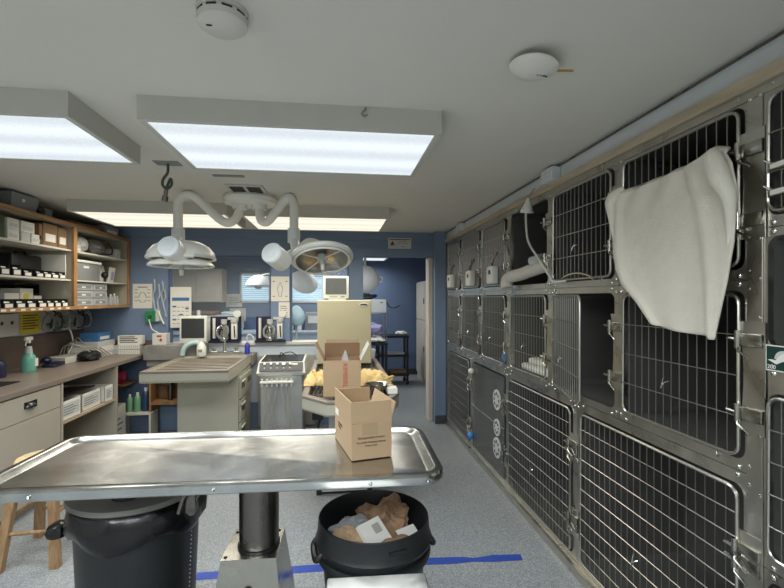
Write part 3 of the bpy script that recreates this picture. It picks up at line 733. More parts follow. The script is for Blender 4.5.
text('Made in USA', .010, T(.084, -.0008, .052) @ FACE_S, m_inkf, t, align='CENTER')
text('Biodegradable\nPackaging', .014, T(-.0008, .25, .09) @ FACE_W, m_inkf, t)
MB().box((-.001, .25, .12), (0, .315, .215)).build('shipping_label', m_paper, t)
MB().box((.045, -.001, .1), (.11, 0, .146)).build('clear_packing_tape', glassmat('clear_tape', (190, 165, 130), .1, .4), t)
# box on wet table
t = carton('cardboard_box', 'taller open cardboard box with red lettering on the grated tub table', (-.095, 3.1, .862), R(-1), .262, .24, .25)
MB().box((0, 0, 0), (.262, .004, .10), T(0, .232, .251)).build('flap', m_cardd, t)
MB().box((.01, 0, 0), (.252, .004, .125), T(0, .238, .251) @ RM(-4, 'X')).build('flap', m_card, t)
MB().box((0, 0, 0), (.004, .22, .13), T(0, .01, .25) @ RM(-28, 'Y')).build('flap', m_card, t)
MB().box((0, 0, 0), (.004, .22, .13), T(.258, .01, .25) @ RM(28, 'Y')).build('flap', m_plw, t)
text('KIMBERLY', .045, T(.138, -.0008, .232) @ FACE_S @ RM(-90, 'Z'), m_red, t)
t2 = thing('plastic_bag', 'crumpled clear plastic liner sticking out of the taller box', 'bag', (.06, 3.24, .868))
mb = MB().lathe([(.04, .0), (.05, .1), (.04, .2), (.02, .26), (.004, .30)], n=9); mb.build('film', m_clear, t2)

# ------------------------------------------------------------------ bins
t = thing('trash_bin', 'open round black trash bin full of packing paper', 'trash bin', (.16, 1.93, 0))
MB().lathe([(.175, .0), (.18, .01), (.212, .40), (.218, .44), (.246, .445), (.25, .46), (.245, .475), (.232, .478), (.234, .50), (.25, .503), (.254, .515), (.246, .53), (.24, .60), (.236, .604), (.232, .59), (.222, .42), (.185, .03), (.0, .02)], n=56, cap0=True).build('bin_body', m_bin, t, smooth=True)
for a in (R(188), R(8)):
    MB().tube(curve([(.238 * math.cos(a - .28), .238 * math.sin(a - .28), .50), (.262 * math.cos(a - .22), .262 * math.sin(a - .22), .47), (.262 * math.cos(a + .22), .262 * math.sin(a + .22), .47), (.238 * math.cos(a + .28), .238 * math.sin(a + .28), .50)], 4), .014, 8).build('handle', m_bin, t, smooth=True)
MB().box((-.01, -.247, .55), (.06, -.24, .565), Matrix.Rotation(R(12), 4, 'Z')).build('rim_emblem', m_black, t)
def crumple(name, label, loc, r, sc_, m, seed, cat='packing paper', amp=.28):
    rnd = random.Random(seed); b = MB(); bmesh.ops.create_icosphere(b.b, subdivisions=4, radius=r)
    from mathutils import noise
    for v in b.b.verts:
        n_ = noise.noise(v.co * 9 / max(r * 6, .4) + Vector((seed, 0, 0))) + .8 * abs(noise.noise(v.co * 26 + Vector((0, seed, 0)))) + .45 * abs(noise.noise(v.co * 60 + Vector((0, 0, seed)))); v.co *= 1 + amp * n_
        v.co = Vector((v.co.x * sc_[0], v.co.y * sc_[1], v.co.z * sc_[2]))
    return tag(b.build(name, m, None, loc=loc), label, cat)
crumple('crumpled_paper', 'crumpled brown packing paper heaped at the back of the open bin', (.22, 2.03, .50), .10, (1.0, .65, .95), m_kraft, 3, amp=.6)
crumple('crumpled_paper', 'smooth brown paper bulge at the left inside the open bin', (.06, 1.89, .47), .10, (1.0, 1.1, .7), m_card, 5, amp=.35)
crumple('crumpled_paper', 'brown paper wad at the front right inside the open bin', (.25, 1.84, .47), .075, (1.2, .8, .7), m_kraft, 8, amp=.4)
crumple('crumpled_paper', 'white crumpled packing sheet at the back left inside the open bin', (.09, 2.03, .49), .07, (1.2, .5, .7), m_grey, 11, amp=.5)
crumple('paper_filling', 'dark brown paper filling deep inside the open bin', (.16, 1.93, .42), .165, (1, 1, .35), m_cardd, 13, amp=.15)
t = thing('white_carton', 'small white printed carton lying diagonally on top in the open bin', 'carton', (.165, 1.87, .545), R(40))
MB().box((-.062, -.062, -.02), (.062, .062, .0), RM(38, 'X')).build('carton_body', m_paper, t)
text('LEXMARK', .016, RM(38, 'X') @ T(-.055, -.05, .001), m_ink, t) if False else text('MEDICAL', .016, RM(38, 'X') @ T(-.055, -.05, .001), m_ink, t)
mb = MB()
for k in range(6): mb.box((.0, .0 + k * .007, .0003), (.04, .003 + k * .007, .0012), RM(38, 'X'))
mb.build('print_lines', m_ink, t)
tag(MB().box((-.05, -.035, 0), (.05, .035, .004), RM(30, 'X')).build('white_slip', m_paper, None, loc=(.315, 1.93, .50), rotz=R(30)), 'white paper slip against the right inside of the open bin', 'paper')

t = thing('lidded_bin', 'tall black bin with grey slotted lid under the left of the steel table', 'trash bin', (-.90, 2.15, 0))
MB().lathe([(.23, .0), (.25, .50), (.255, .60), (.27, .62), (.27, .66), (.26, .67)], n=56, cap0=True, cap1=True).build('bin_body', m_bin, t, smooth=True)
MB().lathe([(.0, .722), (.17, .72), (.25, .708), (.278, .698), (.282, .68), (.272, .672)], n=56).build('lid', m_lid, t, smooth=True)
MB().cyl((.02, -.17, .715), (.02, -.17, .7225), .055, n=24).build('lid_hole', m_black, t)
mb = MB(); rr = random.Random(4); n = 72; prof = [(.262, .672), (.276, .655), (.282, .62), (.286, .57), (.268, .535)]
V = []
for i, (r, z) in enumerate(prof):
    for k in range(n): q = 2 * PI * k / n; f = .004 * math.sin(k * .7 + i) + .006 * math.sin(k * .22 + i * .5); V.append(((r + f * (i > 0)) * math.cos(q), (r + f * (i > 0)) * math.sin(q), z + (.02 * math.sin(q * 5) if i > 2 else 0)))
F = [(i * n + k, i * n + (k + 1) % n, (i + 1) * n + (k + 1) % n, (i + 1) * n + k) for i in range(len(prof) - 1) for k in range(n)]
mb._add(V, F); mb.build('bag_overhang', m_bag, t, smooth=True)
MB().box((-.33, -.14, .52), (-.25, -.04, .585), bev=.03).build('bag_knot', m_bag, t, smooth=True)
mb = MB()
for k in range(26): mb.cyl((.222 + k * .0007, -.05, .03 + k * .019), (.228 + k * .0007, -.055, .036 + k * .019), .0025, n=6)
mb.build('dotted_seam', m_lgrey, t)
# stool
t = thing('wooden_stool', 'wooden stool with round pale seat left of the black lidded bin', 'stool', (-1.77, 2.95, 0), R(0))
MB().lathe([(.0, .547), (.14, .547), (.155, .557), (.158, .57), (.15, .581), (.13, .585), (.0, .579)], n=40).build('seat', m_seat, t, smooth=True)
for x, y in ((-.125, -.22), (.165, -.2), (.14, .16), (-.15, .17)):
    MB().loops([[(x + a, y + b, 0) for a, b in ((-.024, -.02), (.024, -.02), (.024, .02), (-.024, .02))], [(x * .6 + a, y * .6 + b, .547) for a, b in ((-.022, -.018), (.022, -.018), (.022, .018), (-.022, .018))]], cap0=True, cap1=True).build('leg', m_stool, t)
def at(x, y, z): f = 1 - .4 * z / .547; return (x * f, y * f, z)
mb = MB(); q = [(-.125, -.22), (.165, -.2), (.14, .16), (-.15, .17)]
for i, z in ((0, .2), (2, .2), (1, .28), (3, .28), (0, .42)):
    mb.cyl(at(*q[i], z), at(*q[(i + 1) % 4], z), .011, n=10)
mb.build('rung', m_stool, t, smooth=True)
MB().box((-.05, -.18, .405), (.01, -.145, .44)).build('black_clip', m_black, t)

# blue floor tape, rail, front cart
tag(MB().box((-.5, -.034, 0), (.66, .034, .0012)).build('floor_tape', m_tape, None, loc=(-.28, 2.56, .0004), rotz=R(-.5)), 'strip of blue tape on the floor between the two black bins', 'tape')
tag(MB().prism([(-.32, -.034), (-.1, -.036), (.0, -.024), (.12, -.034), (.3, -.03), (.31, .03), (.14, .034), (.02, .012), (-.05, .028), (-.3, .034)], 0, .0012).build('floor_tape', m_tape, None, loc=(.79, 2.53, .0004), rotz=R(-3)), 'torn strip of blue tape on the floor right of the open bin', 'tape')
t = thing('floor_rail', 'low white bar with black end feet on the floor behind the steel table', 'rail', (.06, 3.54, 0))
MB().box((-.2, -.03, .02), (.2, .03, .05)).build('bar', m_plw, t); MB().box((-.22, -.04, 0), (-.18, .04, .06)).box((.18, -.04, 0), (.22, .04, .06)).box((-.18, -.02, 0), (.18, .035, .02)).build('feet', m_black, t)
t = thing('steel_cart', 'stainless steel cart top at the bottom edge in front of the open bin', 'cart', (.125, 1.25, 0), R(-2))
MB().box((-.165, -.22, .60), (.165, .22, .622), bev=.006).build('cart_top', steelmat('brushed_cart_steel', (222, 222, 218), .5), t)
for x in (-.14, .14):
    for y in (-.19, .19): MB().cyl((x, y, .0), (x, y, .60), .012, n=12).build('leg', m_chrome, t, smooth=True)

# ------------------------------------------------------------------ left counter run
XF = -2.17
tag(MB().box((XL + .002, 1.6, .872), (XF, YF - .002, .912), bev=.004).build('worktop', m_counter), 'long taupe laminate worktop along the left wall', 'worktop')
tag(MB().box((XL + .001, 1.6, .9125), (XL + .02, YF - .002, 1.2), bev=.002).box((XL + .021, YF - .018, .9125), (-2.13, YF - .0015, 1.06)).build('backsplash', m_splash), 'brown backsplash standing behind the left worktop', 'backsplash')
def cabinet(y0, y1, lb):
    t = thing('drawer_cabinet', lb, 'cabinet', (XF, y0, 0))
    w_ = y1 - y0
    MB().box((XL - XF + .01, 0, .08), (-.03, w_, .868)).box((XL - XF + .05, 0, 0), (-.08, w_, .08)).build('carcass', m_beige, t)
    for z0, z1 in ((.69, .862), (.09, .685)):
        d = MB().box((-.029, .004, z0), (-.008, w_ - .004, z1), bev=.002).build('drawer', m_beige, t)
        zc = (z0 + z1) / 2 + (.01 if z0 > .5 else -.1); b = MB()
        n = 10; V = []
        L = []
        for i in range(5):
            a = PI / 2 * i / 4; L.append([(-.008 + .03 * math.cos(a), w_ / 2 + .055 * math.cos(PI * k / n) * (1 if i < 4 else .9), zc - .012 + (.035 * math.sin(a) + .006) * math.sin(PI * k / n) ** .7 * (1 if i else 1)) for k in range(n + 1)])
        # cup pull: half dome
        V = []; F = []
        for i in range(7):
            th = PI * i / 6
            for k in range(7):
                ph = PI / 2 * k / 6
                V.append((-.006 + .03 * math.sin(ph) * math.sin(th), w_ / 2 - .055 * math.cos(th), zc - .015 + .036 * math.cos(ph) * math.sin(th)))
        for i in range(6):
            for k in range(6): F.append((i * 7 + k, i * 7 + k + 1, (i + 1) * 7 + k + 1, (i + 1) * 7 + k))
        b._add(V, F); b.box((-.008, w_ / 2 - .065, zc - .018), (-.004, w_ / 2 + .065, zc + .026))
        b.build('cup_handle', mat('gunmetal', (70, 70, 72), .3, .9) if 'gunmetal' not in bpy.data.materials else bpy.data.materials['gunmetal'], d, smooth=True)
    return t
cabinet(3.1, 3.795, 'beige drawer cabinet under the left worktop, next to the open shelf bay')
cabinet(2.4, 3.095, 'beige drawer cabinet under the left worktop, nearest and mostly out of frame')
t = thing('open_shelf_cabinet', 'beige open shelf bay under the left worktop holding white boxes', 'shelf unit', (XF, 3.8, 0))
MB().box((-.6, 0, .08), (-.002, .018, .868)).box((-.6, .882, .0), (-.002, .9, .868)).box((-.6, .018, .08), (-.585, .882, .868)).box((-.585, .018, .08), (-.01, .882, .1)).build('carcass', m_beige, t)
MB().box((-.584, .0185, .53), (-.02, .8815, .55)).build('shelf', mat('wood_look_shelf', (176, 156, 132), .5), t)
def openbox(y, x, z, w_, d_, h_, lb, m=m_paper, rz=0, nm='storage_box'):
    t = thing(nm, lb, 'box', (x, y, z), rz)
    MB().box((0, 0, 0), (d_, w_, .004)).box((0, 0, 0), (.004, w_, h_)).box((d_ - .004, 0, 0), (d_, w_, h_)).box((0, 0, 0), (d_, .004, h_)).box((0, w_ - .004, 0), (d_, w_, h_)).build('tray', m, t)
    MB().box((d_, .02, h_ * .2), (d_ + .001, w_ - .02, h_ * .85)).build('box_label', m_lgrey, t)
    mb = MB()
    for k in range(4): mb.box((d_ + .001, .03, h_ * (.28 + k * .13)), (d_ + .0016, w_ * (.6 + .1 * (k % 3)), h_ * (.31 + k * .13)))
    mb.build('print_lines', m_ink, t); return t
openbox(3.84, -2.6, .551, .27, .4, .155, 'white printed box at the near end of the open shelf bay')
openbox(4.17, -2.58, .551, .3, .36, .15, 'white open box in the middle of the open shelf bay')
openbox(4.51, -2.62, .551, .15, .42, .15, 'white box at the far end of the open shelf bay with black edge')
tag(MB().box((0, 0, 0), (.4, .5, .012), RM(-4, 'Y')).build('dark_folder', m_black, None, loc=(-2.62, 3.88, .708)), 'dark folder lying across the boxes in the open shelf bay', 'folder')
# knee space: grey blue panel, shelf, bottles
tag(MB().box((-2.85, 4.72, 0), (-2.83, 5.44, .87)).build('knee_space_panel', m_pale), 'pale blue panel in the knee space under the worktop', 'panel')
tag(MB().box((-.3, 0, 0), (.0, .3, .02)).build('low_shelf', woodmat('brown_shelf', (140, 104, 72), (112, 80, 52), 1), None, loc=(-2.3, 5.12, .58)), 'small brown shelf in the knee space beneath the worktop', 'shelf')
crumple('crimson_cloth', 'crimson cloth lying on the small brown shelf under the worktop', (-2.40, 5.22, .67), .07, (1, 1, 1.0), m_pink, 21, 'cloth')
openbox(4.76, -2.6, .0, .3, .34, .42, 'pale carton on the floor in the knee space under the worktop', m_shelf)
def bottle(loc, s, m, mc, lb, nm='bottle', group=None):
    t = thing(nm, lb, 'bottle', loc, 0, group)
    MB().lathe([(.0, 0), (.03 * s, 0), (.032 * s, .01), (.032 * s, .13 * s), (.026 * s, .15 * s), (.012 * s, .165 * s)], n=16).build('bottle_body', m, t, smooth=True)
    MB().lathe([(.014 * s, .163 * s), (.014 * s, .19 * s), (.0, .192 * s)], n=12).build('cap', mc, t, smooth=True); return t
m_gb = mat('green_bottle_plastic', (112, 160, 122), .35)
tag(MB().box((-.14, -.05, 0), (.18, .14, .02)).box((-.14, -.05, -.26), (-.12, .14, 0)).box((.16, -.05, -.26), (.18, .14, 0)).build('bottle_stand', m_shelf, None, loc=(-2.22, 5.2, .26)), 'low white stand on the floor under the bottles', 'stand')
bottle((-2.30, 5.25, .281), 1.0, m_gb, m_plw, 'leftmost green bottle under the far end of the worktop')
bottle((-2.22, 5.25, .281), 1.1, m_gb, m_plw, 'green bottle beside the dark blue bottle under the worktop')
bottle((-2.14, 5.27, .281), 1.35, mat('dark_blue_bottle', (40, 60, 90), .35), m_plw, 'dark blue bottle with white cap under the worktop')
# wooden box cabinet under hatch
t = thing('wooden_cubby', 'open wooden cubby with pipes left of the wet table cabinet', 'cubby', (-1.93, 5.18, 0))
MB().box((-.14, 0, 0), (-.12, .24, .78)).box((.24, 0, 0), (.26, .24, .78)).box((-.12, 0, .36), (.24, .24, .39)).box((-.12, .22, .39), (.24, .24, .78)).box((-.12, 0, .76), (.24, .24, .78)).build('carcass', woodmat('cubby_wood', (158, 122, 84), (124, 90, 58), 2), t)
MB().cyl((.05, .1, .39), (.05, .1, .76), .03, n=12).cyl((-.06, .08, .58), (.05, .08, .58), .028, n=12).build('pipe', m_dsteel, t, smooth=True)

# upper cabinet
t = thing('open_wall_cabinet', 'oak-edged open wall cabinet with white shelves above the left worktop', 'wall cabinet', (-2.4, 2.5, 1.445))
Lc = YF - 2.5 - .015
mb = MB(); mb.box((-.498, 0, .025), (-.485, Lc, .775)); mb.box((-.485, Lc - .02, .025), (0, Lc, .775)); mb.box((-.485, 0, .755), (0, Lc - .02, .775)); mb.box((-.485, 0, .005), (0, Lc - .02, .025)); mb.box((-.485, 1.85, .025), (0, 1.87, .755)); mb.box((-.485, 0, .025), (0, .02, .755))
mb.build('carcass', m_cabin, t)
for z in (0, .755): MB().box((0, 0, z), (.022, Lc, z + .03)).build('rail_edging', m_oak, t)
for a, b in ((1.84, 1.89), (Lc - .03, Lc), (0, .04)): MB().box((0, a, .033), (.022, b, .754)).build('upright_edging', m_oakz, t)
for z in (.275, .545):
    MB().box((-.48, .021, z - .015), (-.005, 1.849, z)).build('shelf', m_shelf, t)
    MB().box((-.48, 1.871, z - .015), (-.005, Lc - .021, z)).build('shelf', m_shelf, t)
mb = MB()
for y in (.96, 1.05, 1.16, 1.27, 1.36, 1.5, 1.6, 1.72, 2.0): mb.box((.022, y, .008), (.0228, y + .05, .022))
mb.build('shelf_tags', m_paper, t)
Zs = [1.471, 1.721, 1.991]; ZT = 2.221

def sbox(y, z, w_, h_, d_, m, lb, x=-2.43, nm='carton', cat='box', rz=0, lab=True, group=None):
    """small closed box on a shelf, its front towards the room"""
    t = thing(nm, lb, cat, (x, y, z), rz, group)
    MB().box((-d_, 0, 0), (0, w_, h_), bev=.002).build('box_body', m, t)
    if lab: MB().box((0, w_ * .15, h_ * .2), (.001, w_ * .85, h_ * .55)).build('box_label', m_lgrey if m is m_paper else m_paper, t)
    return t
# top shelf, left bay
sbox(3.36, Zs[2], .21, .17, .3, m_dkgreen, 'dark green carton at the left end of the top cabinet shelf', lab=False)
sbox(3.60, Zs[2], .12, .08, .25, m_paper, 'lower white carton beside the dark green carton')
sbox(3.60, Zs[2] + .0815, .12, .08, .25, m_paper, 'upper white carton beside the dark green carton')
sbox(3.745, Zs[2], .1, .075, .25, m_lgrey, 'grey carton between white cartons on the top cabinet shelf', lab=False)
sbox(3.745, Zs[2] + .0765, .15, .085, .25, m_paper, 'white carton with tan end on top of the grey carton')
sbox(3.86, Zs[2], .12, .105 if False else .075, .25, m_paper, 'white carton with black print right of the grey carton')
sbox(4.0, Zs[2], .19, .19, .3, m_cardd, 'plain brown cardboard box on the top cabinet shelf')
sbox(4.2, Zs[2], .125, .18, .28, m_cardd, 'dark cardboard box with white label beside the oak divider')
sbox(3.95, Zs[2], .04, .17, .28, m_cardd, 'narrow dark cardboard sleeve left of the plain brown box', lab=False)
# middle shelf, left bay: small black bins
def pbin(y, z, w_, h_, d_, lb, grp, content=m_paper):
    t = thing('parts_bin', lb, 'bin', (-2.42, y, z), 0, grp)
    MB().box((-d_, 0, 0), (0, w_, .004)).box((-.004, 0, .004), (0, w_, h_ * .6)).box((-d_, 0, .004), (-d_ + .004, w_, h_)).box((-d_ + .004, 0, .004), (-.004, .003, h_)).box((-d_ + .004, w_ - .003, .004), (-.004, w_, h_)).build('bin_shell', m_black, t)
    MB().box((0, w_ * .12, h_ * .1), (.001, w_ * .88, h_ * .5)).build('bin_label', m_paper, t)
    MB().box((-d_ + .02, .01, .005), (-.02, w_ - .01, h_ * .75), bev=.006).build('contents', content, t)
words = ['at the left edge', 'second from the left edge', 'third from the left edge', 'in the middle', 'below the black case', 'right part of the black case front', 'next to the divider side', 'nearest the divider']
for i, y in enumerate((3.40, 3.52, 3.64, 3.76, 3.90, 4.0, 4.1, 4.2)):
    pbin(y, Zs[1], .09, .085 if i < 3 else .06, .16, 'small black labelled bin on the middle cabinet shelf, ' + words[i], 'black bins on the middle shelf')
t = thing('black_case', 'black rectangular case standing on the middle cabinet shelf', 'case', (-2.62, 3.93, Zs[1]))
MB().box((-.12, 0, 0), (.0, .37, .2), bev=.02).build('case_body', m_black, t, smooth=True); MB().tube(curve([(-.06, .12, .198), (-.06, .13, .225), (-.06, .24, .225), (-.06, .25, .198)], 4), .008, 8).build('handle', m_black, t)
tag(MB().box((-.3, 0, 0), (0, .012, .22)).build('white_board_panel', m_paper, None, loc=(-2.44, 4.318, Zs[1])), 'thin white board standing right of the black case', 'board')
words2 = ['at the left edge', 'second from the left', 'third from the left', 'fourth from the left', 'fifth from the left', 'third from the oak divider', 'second from the oak divider', 'touching the oak divider']
for i, y in enumerate((3.42, 3.55, 3.68, 3.80, 3.93, 4.04, 4.14, 4.24)):
    pbin(y, Zs[0], .10 if i < 5 else .085, .07, .16, 'small black labelled bin on the lowest cabinet shelf, ' + words2[i], 'black bins on the lowest shelf')
sbox(3.62, Zs[0], .1, .15, .2, m_lgrey, 'grey carton behind the bins on the lowest cabinet shelf', x=-2.6)
sbox(3.82, Zs[0], .16, .12, .2, m_paper, 'white carton lying open behind the lowest-shelf bins', x=-2.6)
sbox(3.99, Zs[0], .16, .16, .2, m_paper, 'white carton with yellow spot behind the lowest-shelf bins', x=-2.6, lab=False)
tag(MB().cyl((0, 0, 0), (.002, 0, 0), .03, n=16).build('yellow_sticker', m_yellow, None, loc=(-2.599, 4.06, Zs[0] + .09)), 'round yellow sticker on the white carton on the lowest shelf', 'sticker')
sbox(4.16, Zs[0], .1, .1, .2, m_paper, 'white carton right of the yellow-spotted one behind the bins', x=-2.6)
t = thing('black_tray_stack', 'black letter tray stack at the back of the lowest shelf beside the divider', 'tray', (-2.7, 4.0, Zs[0]))
MB().box((-.15, 0, .19), (.05, .3, .205)).box((-.15, 0, .11), (.05, .3, .122)).box((-.15, 0, 0), (-.14, .3, .2)).build('trays', m_black, t); MB().box((-.1, .3, 0), (.05, .31, .2)).build('side_panel', m_black, t)
# right bay
sbox(4.42, Zs[2], .12, .03, .3, m_paper, 'lower flat white carton at the left end of the top right shelf')
sbox(4.42, Zs[2] + .031, .12, .03, .3, m_lgrey, 'upper flat grey carton at the left end of the top right shelf', lab=False)
crumple('clear_supply_bag', 'puffed clear bag of white supplies on the top right shelf', (-2.55, 4.70, Zs[2] + .085), .085, (1, 1.25, .9), m_lgrey, 31, 'bag', .2)
crumple('clear_supply_bag', 'clear bag with black tube on the top right shelf, nearer the back wall', (-2.55, 5.0, Zs[2] + .09), .08, (1, 1.4, .95), m_grey, 34, 'bag', .2)
tag(MB().tube(curve([(-2.46, 4.9, 2.0), (-2.44, 5.0, 2.01), (-2.44, 5.14, 2.03), (-2.45, 5.17, 2.1), (-2.47, 5.12, 2.14)], 5), .008, 8).build('black_tube', m_black, None, smooth=True), 'black bent tube beside the clear supply bags', 'tube')
sbox(5.22, Zs[2], .1, .1, .15, m_lgrey, 'small grey carton at the far end of the top right shelf', lab=False)
t = thing('storage_tub', 'clear grey storage tub with white lid on the middle right shelf', 'storage box', (-2.43, 4.42, Zs[1]))
MB().box((-.3, 0, 0), (0, .47, .17), bev=.012).build('tub', m_grey, t, smooth=True); MB().box((-.31, -.012, .17), (.01, .485, .195), bev=.005).build('lid', m_plw, t); MB().box((0, .17, .12), (.002, .26, .14)).build('tub_label', m_paper, t)
tag(MB().box((-.04, -.14, 0), (-.025, .14, .2), RM(-14, 'Y')).build('tilted_white_tray', m_plw, None, loc=(-2.5, 5.1, Zs[1])), 'white tray leaning beside the clear storage tub', 'tray')
t = thing('black_clip_lamp', 'small black clip standing in front of the leaning tray', 'clip', (-2.43, 4.98, Zs[1])); MB().sphere((0, 0, .07), .035, n=12).build('knob', m_black, t, smooth=True); MB().cyl((0, 0, 0), (0, 0, .06), .012, n=10).build('stem', m_black, t)
t = thing('booklet', 'white and violet booklet leaning at the far end of the middle right shelf', 'booklet', (-2.5, 5.26, Zs[1])); MB().box((-.02, -.05, 0), (0, .05, .17), RM(8, 'Y')).build('cover', m_paper, t); MB().box((.001, -.03, .03), (.002, .03, .12), RM(8, 'Y')).build('picture', m_purple, t)
k = 0
t = thing('drawer_tower', 'small white six-drawer organiser on the lowest right cabinet shelf', 'drawer unit', (-2.43, 4.415, Zs[0]))
MB().box((-.3, 0, 0), (-.012, .62, .225)).build('frame', m_lgrey, t)
for z in (.008, .082, .156):
    for y, w_ in ((.008, .33), (.35, .262)):
        d = MB().box((-.011, y, z), (.0, y + w_, z + .06), bev=.003).build('drawer', mat('frosted_drawer', (168, 172, 174), .3), t) if k == 0 else MB().box((-.011, y, z), (.0, y + w_, z + .06), bev=.003).build('drawer', bpy.data.materials['frosted_drawer'], t)
        k = 1
        MB().box((0, y + .04, z + .015), (.002, y + w_ - .04, z + .045)).build('drawer_window', m_grey, d); MB().box((.002, y + w_ * .4, z + .02), (.003, y + w_ * .6, z + .035)).build('drawer_label', m_paper, d)
mb = 0
for i, (y, h_) in enumerate(((5.08, .09), (5.16, .12), (5.24, .13), (5.31, .1))):
    bottle((-2.46, y, Zs[0]), h_ / .19, m_clear, m_plw, 'small clear vial at the far end of the lowest cabinet shelf, ' + ('next to the drawers', 'second from the drawers', 'third from the drawers', 'against the oak end')[i], 'vial', 'clear vials on the lowest shelf')
# above the cabinet
t = thing('speaker_box', 'grey tub with small white knob on top of the wall cabinet', 'tub', (-2.42, 3.60, ZT + .012))
MB().loops([[(x, y, 0) for x, y in ((-.25, .02), (0, .02), (0, .29), (-.25, .29))], [(x, y, .115) for x, y in ((-.26, 0), (.02, 0), (.02, .31), (-.26, .31))]], cap0=True, cap1=True).build('tub', m_grey, t); MB().sphere((.012, .13, .07), .014, n=10).build('knob', m_plw, t)
sbox(4.02, ZT + .012, .1, .07, .2, m_grey, 'small grey box beside the tub on top of the wall cabinet', lab=False)
crumple('black_coil', 'small black bundle between the boxes on the wall cabinet', (-2.43, 3.96, ZT + .045), .03, (1, 1, 1), m_black, 41, 'bundle')
sbox(4.98, ZT + .012, .3, .09, .22, m_grey, 'flat grey box on top of the wall cabinet near the back wall')
tag(MB().box((-.2, 0, 0), (0, .5, .04), bev=.003).build('flat_bundle', m_cardd, None, loc=(-2.44, 4.4, ZT + .012)), 'flat brown bundle on top of the wall cabinet under the light', 'bundle')

# counter items
t = thing('spray_bottle', 'clear spray bottle of teal liquid on the left worktop', 'spray bottle', (-2.66, 4.19, .9125)); t.scale = (.68, .68, .86)
MB().lathe([(.0, 0), (.072, 0), (.078, .01), (.078, .12), (.07, .15), (.045, .175), (.04, .19)], n=24).build('liquid_bottle', m_teal, t, smooth=True)
MB().lathe([(.041, .186), (.036, .23), (.028, .262)], n=20).build('neck', m_lgrey, t, smooth=True)
MB().cyl((0, 0, .255), (0, 0, .285), .03, n=16).build('collar', m_black, t, smooth=True)
MB().box((-.02, -.07, .31), (.02, .06, .35), bev=.012).box((-.015, -.02, .28), (.015, .02, .32), bev=.005).tube([(0, -.03, .315), (0, -.055, .285), (0, -.06, .26)], .007, 8).build('trigger_head', m_plw, t, smooth=True)
MB().box((.076, -.01, .05), (.08, .05, .13)).build('bottle_label', m_paper, t)
t = thing('navy_brush_holder', 'dark blue brush with upright handle at the left edge of the worktop', 'brush', (-2.70, 3.88, .9125))
MB().lathe([(.0, 0), (.06, 0), (.065, .1), (.05, .13), (.0, .135)], n=24).build('holder', m_navy, t, smooth=True); MB().cyl((0, 0, .13), (0, 0, .27), .019, n=12).build('brush_handle', m_navy, t, smooth=True)
t = thing('black_sink_tray', 'flat black tray set into the left worktop at the picture edge', 'tray', (-2.55, 3.55, .9125)); MB().box((-.22, -.45, 0), (.16, .12, .006), bev=.002).build('tray', m_black, t)
def wire_obj(nm, lb, pts, r, m, k=6): return tag(MB().tube(curve(pts, k), r, 8).build(nm, m, None, smooth=True), lb, 'cable')
t = thing('wall_outlet', 'cream wall outlet panel with round holes above the backsplash', 'outlet', (XL + .0005, 3.93, 1.21)); MB().box((0, 0, 0), (.04, .44, .2), bev=.006).build('panel', m_white, t)
MB().cyl((.04, .24, .12), (.043, .24, .12), .016, n=12).cyl((.04, .36, .12), (.043, .36, .12), .016, n=12).build('socket_holes', m_black, t)
t = thing('yellow_notice', 'yellow paper notice on the wall above the worktop', 'notice', (XL + .0005, 4.45, 1.215)); MB().box((0, 0, 0), (.003, .27, .21)).build('sheet', m_yellow, t)
mb = MB()
for j in range(6): mb.box((.003, .03, .04 + j * .025), (.0036, .2 + .04 * (j % 2), .05 + j * .025))
mb.build('print_lines', m_inkf, t)
t = thing('grey_letter_tray', 'grey rack with cream folder on the wall right of the yellow notice', 'rack', (XL + .0005, 4.82, 1.21)); MB().box((0, 0, .06), (.09, .34, .085)).box((0, 0, 0), (.09, .3, .02)).build('rack', m_grey, t)
t = thing('white_modem', 'white flat box lying on the worktop behind the spray bottle', 'box', (-2.72, 4.62, .9125), R(-8)); MB().box((-.1, 0, 0), (.12, .34, .06), bev=.004).build('case', m_shelf, t); MB().box((.12, .02, .01), (.122, .3, .04)).build('front', m_lgrey, t)
t = thing('navy_handset', 'dark blue device lying on the worktop right of the spray bottle', 'device', (-2.62, 4.42, .9125), R(10)); MB().box((-.06, -.04, 0), (.05, .26, .03), bev=.01).build('case', m_navy, t, smooth=True); MB().sphere((-.05, .04, .06), .04, (1, 1.4, .8), 12).build('grip', m_navy, t, smooth=True)
crumple('black_cable_heap', 'glossy black bundle of cables on the middle of the left worktop', (-2.52, 4.86, .955), .1, (.9, 1.25, .55), m_black, 51, 'cable bundle', .25)
for i in range(5):
    y = 4.72 + .06 * i
    wire_obj('white_cable', 'white cable looping above the black bundle, ' + ('nearest the camera', 'second loop', 'middle loop', 'fourth loop', 'nearest the boxes')[i], [(-2.78, y + .1, .92), (-2.72, y + .05, 1.05 + .02 * i), (-2.6, y, 1.09 - .01 * i), (-2.5, y + .05, 1.03), (-2.45, y + .18, .93)], .006, m_cable)
wire_obj('white_cable', 'white cable dropping from the rack to the flat white box', [(-2.86, 4.95, 1.28), (-2.8, 5.0, 1.25), (-2.74, 4.98, 1.1), (-2.74, 4.9, .98)], .007, m_plw)
for i in range(6):
    y = 4.62 + i * .13
    wire_obj('grey_cable_coil', 'coiled grey cable hanging under the wall cabinet, ' + ('first', 'second', 'third', 'fourth', 'fifth', 'last')[i] + ' from the left', [(-2.8, y, 1.43), (-2.76, y + .07, 1.34), (-2.76, y + .05, 1.24), (-2.78, y - .05, 1.25), (-2.76, y - .06, 1.36), (-2.75, y + .03, 1.4), (-2.76, y + .1, 1.3)], .008, (m_grey, m_black, m_cable)[i % 3])
